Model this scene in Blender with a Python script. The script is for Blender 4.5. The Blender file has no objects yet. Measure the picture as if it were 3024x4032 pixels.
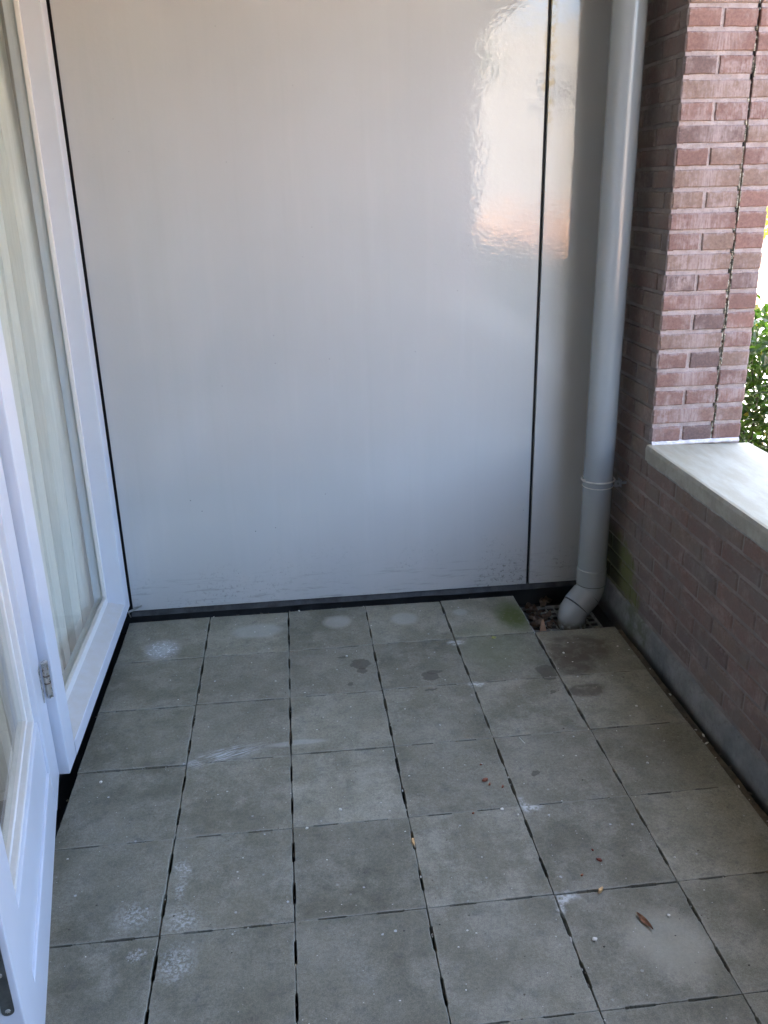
import bpy, bmesh, math, random
from mathutils import Vector, Matrix, noise as mnoise
random.seed(7)
sc = bpy.context.scene
COL = sc.collection
R = math.radians

# ------------------------------------------------------------------ camera
cam_d = bpy.data.cameras.new("camera"); cam = bpy.data.objects.new("camera", cam_d); COL.objects.link(cam)
yaw, pitch, roll = 0.10441643, -0.35836443, -0.02348827
fwd = Vector((math.sin(yaw)*math.cos(pitch), math.cos(yaw)*math.cos(pitch), math.sin(pitch)))
rt = Vector((math.cos(yaw), -math.sin(yaw), 0)); up = rt.cross(fwd)
r_ = rt*math.cos(roll) + up*math.sin(roll); u_ = up*math.cos(roll) - rt*math.sin(roll)
M = Matrix((r_, u_, -fwd)).transposed().to_4x4(); M.translation = Vector((0.66367, -3.06732, 1.54933))
cam.matrix_world = M
cam_d.sensor_fit = 'HORIZONTAL'; cam_d.sensor_width = 36.0; cam_d.lens = 36*3427.86/3024
cam_d.clip_start = 0.02; cam_d.clip_end = 2000
sc.camera = cam

# ------------------------------------------------------------------ light
SUN_EL, SUN_AZ = R(46), R(-40)          # azimuth from +Y towards +X
w = bpy.data.worlds.new("World"); sc.world = w; w.use_nodes = True
wn = w.node_tree; sky = wn.nodes.new('ShaderNodeTexSky'); sky.sky_type = 'NISHITA'
sky.sun_disc = False; sky.sun_elevation = SUN_EL; sky.sun_rotation = SUN_AZ
sky.dust_density = 5.0; sky.ozone_density = 0.35; sky.air_density = 0.85
bg = wn.nodes['Background']; bg.inputs[1].default_value = 0.15
wn.links.new(sky.outputs[0], bg.inputs[0])
sun_d = bpy.data.lights.new("sun", 'SUN'); sun_d.energy = 2.5; sun_d.angle = R(0.5); sun_d.color = (1.0, 0.92, 0.80)
sun = bpy.data.objects.new("sun", sun_d); COL.objects.link(sun)
sdir = Vector((math.sin(SUN_AZ)*math.cos(SUN_EL), math.cos(SUN_AZ)*math.cos(SUN_EL), math.sin(SUN_EL)))
sun.rotation_euler = sdir.to_track_quat('Z', 'Y').to_euler(); sun.location = (0, 20, 30)
sc.view_settings.view_transform = 'Standard'; sc.view_settings.look = 'None'
sc.view_settings.exposure = 4.32; sc.view_settings.gamma = 1.0
sc.cycles.use_denoising = True
sc.cycles.max_bounces = 10; sc.cycles.diffuse_bounces = 6; sc.cycles.glossy_bounces = 5
sc.cycles.transparent_max_bounces = 16; sc.cycles.caustics_reflective = False; sc.cycles.caustics_refractive = False

# ------------------------------------------------------------------ helpers
def link(o, parent=None):
    COL.objects.link(o)
    if parent: o.parent = parent
    return o
def tag(o, label=None, cat=None, group=None, kind=None):
    if label: o["label"] = label
    if cat: o["category"] = cat
    if group: o["group"] = group
    if kind: o["kind"] = kind
    return o
def empty(name, loc=(0, 0, 0), rz=0, **k):
    o = bpy.data.objects.new(name, None); o.location = loc; o.rotation_euler = (0, 0, rz); o.empty_display_size = .05
    COL.objects.link(o); return tag(o, **k)
def obj(name, bm, mats, parent=None, smooth=False, **k):
    me = bpy.data.meshes.new(name); bm.normal_update(); bm.to_mesh(me); bm.free()
    for m in (mats if isinstance(mats, (list, tuple)) else [mats]): me.materials.append(m)
    if smooth:
        for p in me.polygons: p.use_smooth = True
        try: me.set_sharp_from_angle(angle=R(35))
        except Exception: pass
    o = bpy.data.objects.new(name, me); link(o, parent); return tag(o, **k)
def box(bm, x0, y0, z0, x1, y1, z1, bev=0.0, mi=0, mat=None, seg=2):
    vs = [bm.verts.new((x, y, z)) for z in (z0, z1) for y in (y0, y1) for x in (x0, x1)]
    fs = [bm.faces.new([vs[i] for i in q]) for q in ((0,2,3,1),(4,5,7,6),(0,1,5,4),(2,6,7,3),(0,4,6,2),(1,3,7,5))]
    for f in fs: f.material_index = mi
    if bev > 0:
        es = list({e for f in fs for e in f.edges})
        r = bmesh.ops.bevel(bm, geom=es, offset=bev, segments=seg, affect='EDGES', profile=.6)
        nv = set(vs) & set(v for v in bm.verts if v.is_valid)
        allv = list({v for f in r['faces'] for v in f.verts} | nv)
        for f in r['faces']: f.material_index = mi
    else: allv = vs
    if mat is not None: bmesh.ops.transform(bm, matrix=mat, verts=[v for v in allv if v.is_valid])
    return allv
def tube(bm, path, rad, seg=32, cap=True, mi=0):
    n = len(path); rads = rad if isinstance(rad, (list, tuple)) else [rad]*n
    pts = [Vector(p) for p in path]; rings = []
    t0 = (pts[1]-pts[0]).normalized()
    a = t0.orthogonal().normalized()
    for i in range(n):
        if i == 0: t = pts[1]-pts[0]
        elif i == n-1: t = pts[-1]-pts[-2]
        else:
            t = (pts[i+1]-pts[i]).normalized() + (pts[i]-pts[i-1]).normalized()
            if t.length < 1e-6: t = pts[i+1]-pts[i-1]
        t.normalize(); a = (a - t*a.dot(t)).normalized(); b = t.cross(a)
        rings.append([bm.verts.new(pts[i] + (a*math.cos(2*math.pi*k/seg) + b*math.sin(2*math.pi*k/seg))*rads[i]) for k in range(seg)])
    for i in range(n-1):
        for k in range(seg):
            f = bm.faces.new((rings[i][k], rings[i][(k+1) % seg], rings[i+1][(k+1) % seg], rings[i+1][k])); f.material_index = mi
    if cap:
        bm.faces.new(rings[0][::-1]).material_index = mi; bm.faces.new(rings[-1]).material_index = mi
    return rings

# ------------------------------------------------------------------ node helpers
class NT:
    def __init__(s, name):
        s.m = bpy.data.materials.new(name); s.m.use_nodes = True; s.t = s.m.node_tree; s.n = s.t.nodes
        s.b = s.n['Principled BSDF']; s.out = s.n['Material Output']
        s.tc = s.n.new('ShaderNodeTexCoord'); s.geo = s.n.new('ShaderNodeNewGeometry')
    def L(s, a, b): s.t.links.new(a, b)
    def put(s, sock, v):
        if hasattr(v, 'is_output'): s.L(v, sock)
        elif isinstance(v, (int, float)) and sock.type in ('RGBA',): sock.default_value = (v, v, v, 1)
        elif isinstance(v, tuple) and sock.type == 'RGBA': sock.default_value = (v+(1,))[:4]
        else: sock.default_value = v
    def math(s, op, a, b=0.0, c=0.0, clamp=False):
        n = s.n.new('ShaderNodeMath'); n.operation = op; n.use_clamp = clamp
        s.put(n.inputs[0], a); s.put(n.inputs[1], b)
        if len(n.inputs) > 2: s.put(n.inputs[2], c)
        return n.outputs[0]
    def vmath(s, op, a, b=(0, 0, 0)):
        n = s.n.new('ShaderNodeVectorMath'); n.operation = op; s.put(n.inputs[0], a); s.put(n.inputs[1], b)
        return n.outputs[0] if op not in ('LENGTH', 'DISTANCE', 'DOT_PRODUCT') else n.outputs[1]
    def noise(s, vec, scale, detail=4, rough=.55, dist=0.0, color=False):
        n = s.n.new('ShaderNodeTexNoise'); s.put(n.inputs['Vector'], vec); n.inputs['Scale'].default_value = scale
        n.inputs['Detail'].default_value = detail; n.inputs['Roughness'].default_value = rough; n.inputs['Distortion'].default_value = dist
        return n.outputs['Color' if color else 'Fac']
    def voro(s, vec, scale, out='Distance', feature='F1'):
        n = s.n.new('ShaderNodeTexVoronoi'); n.feature = feature; s.put(n.inputs['Vector'], vec); n.inputs['Scale'].default_value = scale
        return n.outputs[out]
    def mapr(s, v, a, b, c=0.0, d=1.0, smooth=True):
        n = s.n.new('ShaderNodeMapRange'); n.interpolation_type = 'SMOOTHSTEP' if smooth else 'LINEAR'
        s.put(n.inputs[0], v)
        for i, q in enumerate((a, b, c, d)): n.inputs[i+1].default_value = q
        return n.outputs[0]
    def mix(s, f, a, b, mode='MIX'):
        n = s.n.new('ShaderNodeMix'); n.data_type = 'RGBA'; n.blend_type = mode
        s.put(n.inputs[0], f); s.put(n.inputs[6], a); s.put(n.inputs[7], b); return n.outputs[2]
    def mapping(s, vec, loc=(0, 0, 0), rot=(0, 0, 0), scale=(1, 1, 1), typ='TEXTURE'):
        n = s.n.new('ShaderNodeMapping'); n.vector_type = typ; s.put(n.inputs['Vector'], vec)
        n.inputs['Location'].default_value = loc; n.inputs['Rotation'].default_value = rot; n.inputs['Scale'].default_value = scale
        return n.outputs[0]
    def bump(s, h, strength=.3, dist=.002, normal=None):
        n = s.n.new('ShaderNodeBump'); n.inputs['Strength'].default_value = strength; n.inputs['Distance'].default_value = dist
        s.put(n.inputs['Height'], h)
        if normal is not None: s.L(normal, n.inputs['Normal'])
        return n.outputs[0]
    def sep(s, v):
        n = s.n.new('ShaderNodeSeparateXYZ'); s.put(n.inputs[0], v); return n.outputs
    def attr(s, name, out='Color'):
        n = s.n.new('ShaderNodeAttribute'); n.attribute_name = name; return n.outputs[out]
    def set(s, **k):
        for a, v in k.items(): s.put(s.b.inputs[a.replace('_', ' ')], v)
        return s.m

def plain(name, col, rough=.5, var=.12, scale=30, metal=0.0, bump=.0, coat=0.0, spec=.5):
    t = NT(name); p = t.geo.outputs['Position']
    f = t.mapr(t.noise(p, scale, 5), .3, .7)
    c = t.mix(f, tuple(x*(1-var) for x in col), tuple(min(1, x*(1+var)) for x in col))
    t.set(Base_Color=c, Roughness=t.mapr(f, 0, 1, rough*.85, min(1, rough*1.15)), Metallic=metal)
    t.b.inputs['Coat Weight'].default_value = coat; t.b.inputs['Specular IOR Level'].default_value = spec
    if bump: t.L(t.bump(t.noise(p, scale*6, 4), bump, .002), t.b.inputs['Normal'])
    return t.m

# --- stains: (kind, cx, cy, rx, ry)
STAINS = [('white', .145, -.226, .075, .088), ('light', .486, -.132, .11, .06), ('light', .786, -.105, .061, .055),
 ('light', 1.041, -.12, .058, .055), ('dark', .849, -.43, .036, .036), ('dark', .845, -.475, .018, .022), ('dark', .807, -.554, .013, .013), ('dark', 1.070, -.548, .030, .030),
 ('dark', 1.088, -.520, .028, .014), ('dark', 1.057, -.634, .022, .008), ('dark', 1.466, -.579, .034, .054), ('dark', 1.448, -.701, .012, .014), ('dark', .789, -.373, .026, .006),
 ('moss', 1.455, -.165, .082, .15), ('green', 1.33, -.37, .15, .20), ('brown', 1.62, -.43, .13, .10), ('brown', 1.57, -.53, .075, .085),
 ('brown', 1.559, -.708, .07, .042), ('scr', .40, -.89, .15, .045), ('eff', .334, -1.338, .024, .045), ('eff', .33, -1.40, .016, .03), ('eff', .349, -1.493, .04, .046),
 ('eff', .235, -1.473, .046, .049), ('eff', .345, -1.617, .046, .059), ('eff', .26, -1.584, .024, .023), ('patch', 1.41, -1.70, .095, .11),
 ('effj', 1.224, -1.238, .042, .022), ('effj', 1.212, -1.225, .014, .05), ('effj', 1.225, -1.545, .042, .014), ('effj', 1.205, -1.56, .012, .035), ('dark', 1.284, -1.098, .014, .011),
 ('light', .62, -.86, .10, .015), ('effj', 1.20, -.33, .04, .02), ('effj', 1.21, -.62, .03, .02), ('light', 1.26, -.10, .03, .03)]

def mat_concrete():
    t = NT('concrete_tile'); p = t.geo.outputs['Position']
    rnd = t.attr('tile')
    rs = t.sep(rnd)
    base = t.mix(t.mapr(t.noise(p, 3.2, 5, .6), .32, .68), (.158, .149, .109), (.238, .226, .174))
    base = t.mix(t.mapr(t.noise(t.vmath('ADD', p, (4, 1, 0)), 9, 6, .65), .40, .66), base, (.268, .256, .206))
    base = t.mix(t.mapr(t.noise(t.vmath('ADD', p, (9, 3, 0)), 26, 5, .7), .48, .75, 0, .6), base, (.125, .122, .108))
    # per slab shade
    base = t.mix(1.0, base, t.mix(rs[0], (.82, .82, .80), (1.13, 1.13, 1.13)), 'MULTIPLY')
    base = t.mix(t.mapr(rs[1], .5, 1, 0, .22), base, (.20, .185, .15))
    # fine grain
    g = t.noise(p, 420, 3, .6)
    base = t.mix(.55, base, t.mix(t.mapr(g, .3, .7), (.62, .62, .62), (1.30, 1.30, 1.30)), 'MULTIPLY')
    g2 = t.noise(p, 120, 3, .6)
    base = t.mix(.35, base, t.mix(t.mapr(g2, .35, .65), (.72, .72, .72), (1.26, 1.26, 1.26)), 'MULTIPLY')
    wob = t.vmath('SCALE', t.vmath('SUBTRACT', t.noise(p, 14, 5, .6, color=True), (.5, .5, .5)))
    wob.node.inputs['Scale'].default_value = .05
    wob2 = t.vmath('SCALE', t.vmath('SUBTRACT', t.noise(p, 45, 4, .6, color=True), (.5, .5, .5)))
    wob2.node.inputs['Scale'].default_value = .028
    pw = t.vmath('ADD', p, wob); pw2 = t.vmath('ADD', pw, wob2)
    pl = t.vmath('MULTIPLY', pw2, (1, 1, 0)); ps = t.vmath('MULTIPLY', p, (1, 1, 0)); ps = t.vmath('ADD', ps, t.vmath('MULTIPLY', wob, (.4, .4, 0)))
    spk = t.noise(p, 70, 4, .7)
    fine = t.noise(t.mapping(p, rot=(0, 0, R(20)), scale=(.05, .004, 1)), 1.0, 3, .6)
    rough = .82
    wet = None
    for k, cx, cy, rx, ry in STAINS:
        src = ps if k in ('light', 'patch', 'green') else pl
        rot = R(38) if k == 'patch' else R(14) if k == 'scr' else R(18) if (cx, cy) == (1.070, -.548) else 0
        d = t.vmath('LENGTH', t.mapping(src, (cx, cy, 0), (0, 0, rot), (rx, ry, 1)))
        if k == 'white':
            f = t.math('MULTIPLY', t.mapr(d, 1.0, .2), t.mapr(t.noise(p, 85, 5, .75), .53, .62)); base = t.mix(f, base, (.90, .93, .96))
            f = t.mapr(d, 1.15, .1, 0, .5); base = t.mix(f, base, (.50, .52, .54))
        elif k == 'light': base = t.mix(t.mapr(d, 1.12, .62, 0, .55), base, (.37, .37, .33))
        elif k == 'patch': base = t.mix(t.mapr(d, 1.25, .45, 0, .48), base, (.40, .385, .315))
        elif k == 'dark': f = t.mapr(d, 1.05, .90, 0, .70); base = t.mix(f, base, (.075, .067, .048))
        elif k == 'brown':
            f = t.math('MULTIPLY', t.mapr(d, 1.15, .7), t.mapr(t.noise(p, 22, 5, .65), .33, .55, .25, .8)); base = t.mix(f, base, (.085, .068, .048))
        elif k == 'moss':
            f = t.math('MULTIPLY', t.mapr(d, 1.1, .3), t.mapr(t.noise(p, 60, 5, .7), .28, .50, .5, 1.0)); base = t.mix(f, base, (.085, .105, .032))
        elif k == 'green': base = t.mix(t.mapr(d, 1.2, .3, 0, .35), base, (.17, .195, .115))
        elif k == 'scr':
            f = t.math('MULTIPLY', t.mapr(d, 1.1, .2), t.mapr(fine, .44, .60, 0, .85)); base = t.mix(f, base, (.48, .50, .50))
        elif k == 'eff':
            f = t.math('MULTIPLY', t.mapr(d, 1.25, .2), t.mapr(t.noise(p, 110, 5, .75), .45, .60)); base = t.mix(t.math('MULTIPLY', f, .75), base, (.43, .44, .42))
        elif k == 'effj':
            f = t.math('MULTIPLY', t.mapr(d, 1.15, .1), t.mapr(spk, .36, .58)); base = t.mix(t.math('MULTIPLY', f, .75), base, (.58, .60, .58))
    # scattered paint flecks
    vc = t.n.new('ShaderNodeTexVoronoi'); vc.inputs['Scale'].default_value = 34; t.L(p, vc.inputs['Vector']); vc.inputs['Randomness'].default_value = 1
    cs = t.sep(vc.outputs['Color'])
    dd = t.math('ADD', vc.outputs['Distance'], t.math('MULTIPLY', t.math('SUBTRACT', spk, .5), .35))
    fl = t.math('MULTIPLY', t.mapr(dd, .13, .07), t.mapr(cs[0], .80, .82)); base = t.mix(t.math('MULTIPLY', fl, t.mapr(cs[1], 0, 1, .25, .8)), base, (.47, .49, .49))
    vd = t.n.new('ShaderNodeTexVoronoi'); vd.inputs['Scale'].default_value = 120; t.L(p, vd.inputs['Vector'])
    c2 = t.sep(vd.outputs['Color'])
    fl = t.math('MULTIPLY', t.mapr(vd.outputs['Distance'], .22, .12), t.mapr(c2[0], .968, .972)); base = t.mix(t.math('MULTIPLY', fl, .7), base, (.50, .50, .46))
    fl = t.math('MULTIPLY', t.mapr(vd.outputs['Distance'], .25, .12), t.mapr(c2[1], .975, .978)); base = t.mix(t.math('MULTIPLY', fl, .6), base, (.05, .045, .035))
    # pale worn arrises
    base = t.mix(t.math('MULTIPLY', t.attr('edge', 'Fac'), t.mapr(t.noise(p, 18, 4, .6), .3, .65, .3, .95)), base, (.30, .295, .25))
    t.set(Base_Color=base, Roughness=t.mapr(t.noise(p, 6, 4), .3, .7, .68, .9))
    t.b.inputs['Specular IOR Level'].default_value = .35
    h = t.math('ADD', g, t.math('MULTIPLY', t.noise(p, 900, 2), .6))
    t.L(t.bump(h, .35, .0012), t.b.inputs['Normal'])
    return t.m

def mat_brick(name='brick', pillar=True):
    t = NT(name); p = t.geo.outputs['Position']; a = t.sep(t.attr('brick'))
    c = t.mix(a[0], (.185, .108, .089), (.225, .128, .104))
    c = t.mix(t.mapr(a[1], .72, .78), c, (.145, .097, .086))
    c = t.mix(t.mapr(a[1], .10, .06), c, (.20, .135, .105))
    c = t.mix(.5, c, t.mix(t.mapr(t.noise(p, 130, 5, .7), .3, .7), (.62, .6, .58), (1.35, 1.3, 1.28)), 'MULTIPLY')
    c = t.mix(t.mapr(t.noise(p, 40, 4), .5, .75, 0, .5), c, (.125, .075, .065))
    # lime bloom: vertical runs, strong in the middle of the stretcher courses of the pillar
    st = t.noise(t.mapping(p, scale=(.006, .006, .05)), 1.0, 4, .7)
    xyz = t.sep(p)
    mid = t.mapr(t.math('ABSOLUTE', t.math('SUBTRACT', xyz[0], t.math('ADD', 1.985, t.math('MULTIPLY', t.math('SUBTRACT', t.noise(p, 16, 4, .65), .5), .16)))), .075, .005)
    strc = t.math('MULTIPLY', mid, t.mapr(a[2], .45, .55))
    f = t.math('MULTIPLY', strc, t.mapr(t.math('ADD', st, t.math('MULTIPLY', t.noise(p, 90, 4, .7), .35)), .45, .85, .15, .9))
    gen = t.math('MULTIPLY', t.mapr(t.noise(p, 8, 5, .65), .46, .66), t.mapr(t.math('ADD', t.math('MULTIPLY', st, .5), t.math('MULTIPLY', t.noise(p, 45, 4, .65), .5)), .38, .60, 0, .85))
    f = t.math('MAXIMUM', f, gen)
    top = t.math('MULTIPLY', t.attr('rim', 'Fac'), t.mapr(t.noise(p, 60, 4, .7), .42, .66, 0, .7)); f = t.math('MAXIMUM', f, top)
    c = t.mix(f, c, (.34, .265, .245))
    c = t.mix(t.math('MULTIPLY', t.mapr(xyz[0], 1.874, 1.870), t.mapr(t.noise(p, 7, 5, .65), .25, .75, .25, .75)), c, (.155, .148, .138))  # inner face greyed: its dim cool light mixed into the brick colour
    # algae by the pipe foot
    d = t.vmath('LENGTH', t.mapping(t.vmath('ADD', p, t.vmath('MULTIPLY', t.vmath('SUBTRACT', t.noise(p, 12, 4, .6, color=True), (.5, .5, .5)), (0, .22, .18))), (1.87, -.13, .10), (0, 0, 0), (.5, .23, .21)))
    f = t.math('MULTIPLY', t.mapr(d, 1.05, .75), t.mapr(t.noise(p, 30, 5, .65), .30, .50, .45, 1.0)); c = t.mix(f, c, (.13, .142, .06))
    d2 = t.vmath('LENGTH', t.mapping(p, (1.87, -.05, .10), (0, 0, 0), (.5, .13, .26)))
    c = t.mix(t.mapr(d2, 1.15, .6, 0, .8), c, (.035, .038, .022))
    t.set(Base_Color=c, Roughness=.88); t.b.inputs['Specular IOR Level'].default_value = .3
    t.L(t.bump(t.math('ADD', t.noise(p, 260, 5, .7), t.math('MULTIPLY', t.noise(p, 60, 3), .8)), .5, .0016), t.b.inputs['Normal'])
    return t.m
def mat_mortar():
    t = NT('mortar'); p = t.geo.outputs['Position']
    c = t.mix(t.mapr(t.noise(p, 30, 5, .7), .3, .7), (.30, .24, .22), (.43, .355, .33))
    c = t.mix(t.mapr(t.noise(p, 160, 4, .7), .52, .72, 0, .7), c, (.22, .17, .15))
    z = t.sep(p)
    inner_shade = t.math('MULTIPLY', t.mapr(z[0], 1.875, 1.8705), .88)  # shade of the inner face painted into the mortar colour
    c = t.mix(inner_shade, c, t.mix(t.mapr(t.noise(p, 10, 4), .35, .65), (.145, .134, .125), (.23, .213, .20)))
    d = t.vmath('LENGTH', t.mapping(t.vmath('ADD', p, t.vmath('MULTIPLY', t.vmath('SUBTRACT', t.noise(p, 12, 4, .6, color=True), (.5, .5, .5)), (0, .22, .18))), (1.87, -.13, .10), (0, 0, 0), (.5, .20, .20)))
    c = t.mix(t.math('MULTIPLY', t.mapr(d, 1.05, .75), t.mapr(t.noise(p, 30, 5, .65), .36, .56, .35, .85)), c, (.14, .152, .07))
    t.set(Base_Color=c, Roughness=.95); t.b.inputs['Specular IOR Level'].default_value = .2
    t.L(t.bump(t.noise(p, 220, 6, .75), .8, .003), t.b.inputs['Normal']); return t.m

def mat_panel():
    t = NT('coated_panel'); p = t.geo.outputs['Position']; x = t.sep(p)
    c = t.mix(t.mapr(t.noise(p, 1.6, 3), .3, .7), (.455, .460, .448), (.485, .490, .478))
    # grime and scuffs near the foot
    low = t.mapr(x[2], .32, .03)
    spk = t.math('MULTIPLY', t.mapr(t.noise(p, 75, 5, .75), .53, .66), t.mapr(t.noise(p, 6, 3), .42, .62))
    right = t.mapr(x[0], .9, 1.45, .55, 1)
    c = t.mix(t.math('MULTIPLY', t.math('MULTIPLY', spk, t.math('MULTIPLY', low, right)), .9), c, (.16, .16, .14))
    hz = t.noise(t.mapping(p, scale=(.12, .12, .012)), 1.0, 4, .65)
    c = t.mix(t.math('MULTIPLY', t.math('MULTIPLY', t.mapr(hz, .52, .70), t.mapr(x[2], .22, .05)), .5), c, (.22, .22, .20))
    vv = t.n.new('ShaderNodeTexVoronoi'); vv.inputs['Scale'].default_value = 26; t.L(t.mapping(p, scale=(1, 1, 1)), vv.inputs['Vector'])
    cc = t.sep(vv.outputs['Color'])
    c = t.mix(t.math('MULTIPLY', t.math('MULTIPLY', t.mapr(vv.outputs['Distance'], .07, .04), t.mapr(cc[0], .90, .905)), t.mapr(x[2], 1.4, .1, .35, .95)), c, (.16, .17, .17))
    # faint wiping streaks
    stv = t.noise(t.mapping(p, scale=(.05, 1, .7)), 1.0, 4, .6)
    c = t.mix(t.mapr(stv, .5, .75, 0, .10), c, (.60, .60, .58))
    st2 = t.noise(t.mapping(p, scale=(.031, .4, .9), rot=(0, 0, .37)), 1.0, 3, .6)
    c = t.mix(t.mapr(st2, .52, .75, 0, .08), c, (.36, .355, .33))
    # yellow rain stain beside the seam
    d = t.vmath('LENGTH', t.mapping(t.vmath('ADD', p, t.vmath('MULTIPLY', t.vmath('SUBTRACT', t.noise(p, 22, 4, color=True), (.5, .5, .5)), (.045, 0, .1))), (1.570, .03, 1.98), (0, 0, 0), (.026, 1, .36)))
    c = t.mix(t.math('MULTIPLY', t.mapr(d, 1.1, .4), t.mapr(t.noise(p, 26, 4), .40, .60, .15, .8)), c, (.42, .33, .17))
    t.set(Base_Color=c)
    rg = t.mapr(t.noise(t.mapping(p, scale=(.06, 1, .5)), 1.0, 4, .6), .35, .68, .035, .07)
    t.put(t.b.inputs['Roughness'], t.math('ADD', rg, t.mapr(x[2], 1.0, .4, 0, .07)))
    t.b.inputs['Specular IOR Level'].default_value = .58
    t.b.inputs['Coat Weight'].default_value = 0.0; t.b.inputs['Coat Roughness'].default_value = .07; t.b.inputs['Coat IOR'].default_value = 1.55
    peel = t.noise(t.mapping(p, scale=(.013, .013, .011)), 1.0, 1.5, .45)
    wave = t.noise(p, 7, 2)
    n1 = t.bump(wave, .035, .02); n2 = t.bump(peel, .20, .0012, n1)
    t.L(n2, t.b.inputs['Normal']); t.L(n2, t.b.inputs['Coat Normal']); return t.m

def mat_paint(name, col, rough=.28, dust=True):
    t = NT(name); p = t.geo.outputs['Position']
    c = t.mix(t.mapr(t.noise(p, 6, 4), .3, .7), tuple(v*.96 for v in col), col)
    c = t.mix(t.math('MULTIPLY', t.mapr(t.noise(p, 60, 5, .8), .62, .74), t.mapr(t.noise(p, 5, 3), .5, .65, 0, .5)), c, (.36, .33, .30))
    nz = t.sep(t.geo.outputs['Normal'])[2]     # dust settles on ledges
    c = t.mix(t.math('MULTIPLY', t.mapr(nz, .5, .95), t.mapr(t.noise(p, 25, 5, .7), .25, .7, .45, .75)), c, (.50, .465, .41)) if dust else c
    t.set(Base_Color=c, Roughness=rough); t.b.inputs['Specular IOR Level'].default_value = .5
    t.L(t.bump(t.noise(p, 90, 3), .06, .001), t.b.inputs['Normal']); return t.m

def mat_glass():
    t = NT('window_glass'); t.n.remove(t.b)
    tr = t.n.new('ShaderNodeBsdfTransparent'); tr.inputs[0].default_value = (.80, .90, .85, 1)
    gl = t.n.new('ShaderNodeBsdfGlossy'); gl.inputs['Roughness'].default_value = .01
    fr = t.n.new('ShaderNodeFresnel'); fr.inputs[0].default_value = 1.55
    dirt = t.n.new('ShaderNodeBsdfDiffuse'); dirt.inputs[0].default_value = (.6, .62, .6, 1)
    mx = t.n.new('ShaderNodeMixShader'); m2 = t.n.new('ShaderNodeMixShader')
    front = t.math('SUBTRACT', 1.0, t.geo.outputs['Backfacing']); t.put(mx.inputs[0], t.math('MULTIPLY', t.math('MULTIPLY', fr.outputs[0], .62), front)); t.put(tr.inputs[0], t.mix(front, (1.0, 1.0, 1.0), (.87, .915, .89))); t.L(tr.outputs[0], mx.inputs[1]); t.L(gl.outputs[0], mx.inputs[2])
    t.put(m2.inputs[0], t.math('MULTIPLY', front, t.mapr(t.noise(t.mapping(t.geo.outputs['Position'], scale=(.02, .02, .25)), 1, 4, .7), .40, .8, .01, .07)))
    t.L(mx.outputs[0], m2.inputs[1]); t.L(dirt.outputs[0], m2.inputs[2]); t.L(m2.outputs[0], t.out.inputs[0]); return t.m

def mat_cloth():
    t = NT('curtain_cloth'); p = t.geo.outputs['Position']; t.n.remove(t.b)
    st = t.noise(t.mapping(p, scale=(.0035, .0035, .09)), 1.0, 3, .6)
    c = t.mix(t.mapr(st, .25, .75), (.71, .71, .68), (.79, .785, .755))
    d = t.n.new('ShaderNodeBsdfDiffuse'); tl = t.n.new('ShaderNodeBsdfTranslucent'); t.L(c, d.inputs[0]); t.L(c, tl.inputs[0])
    m = t.n.new('ShaderNodeMixShader'); m.inputs[0].default_value = .35; t.L(d.outputs[0], m.inputs[1]); t.L(tl.outputs[0], m.inputs[2])
    t.L(m.outputs[0], t.out.inputs[0]); return t.m

def mat_leaf(name, a, b, tr=.45):
    t = NT(name); r = t.sep(t.attr('leaf')); t.n.remove(t.b)
    c = t.mix(r[0], a, b); c = t.mix(t.mapr(r[1], .9, .95), c, (.22, .19, .04))
    d = t.n.new('ShaderNodeBsdfPrincipled'); t.L(c, d.inputs['Base Color']); d.inputs['Roughness'].default_value = .38
    tl = t.n.new('ShaderNodeBsdfTranslucent'); t.L(t.mix(1.0, c, (1.35, 1.6, .5), 'MULTIPLY'), tl.inputs[0])
    m = t.n.new('ShaderNodeMixShader'); m.inputs[0].default_value = tr; t.L(d.outputs[0], m.inputs[1]); t.L(tl.outputs[0], m.inputs[2])
    t.L(m.outputs[0], t.out.inputs[0]); return t.m

def mat_pipe():
    t = NT('grey_pvc'); p = t.geo.outputs['Position']
    c = t.mix(t.mapr(t.noise(p, 2.5, 2), .3, .7), (.285, .308, .316), (.303, .326, .334))
    z = t.sep(p)[2]
    c = t.mix(t.math('MULTIPLY', t.mapr(z, -.015, -.052), t.mapr(t.noise(p, 40, 5), .3, .55)), c, (.10, .095, .075))
    t.set(Base_Color=c, Roughness=t.mapr(t.noise(p, 3, 2), .3, .7, .18, .22)); t.b.inputs['Specular IOR Level'].default_value = .5
    return t.m

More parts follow.
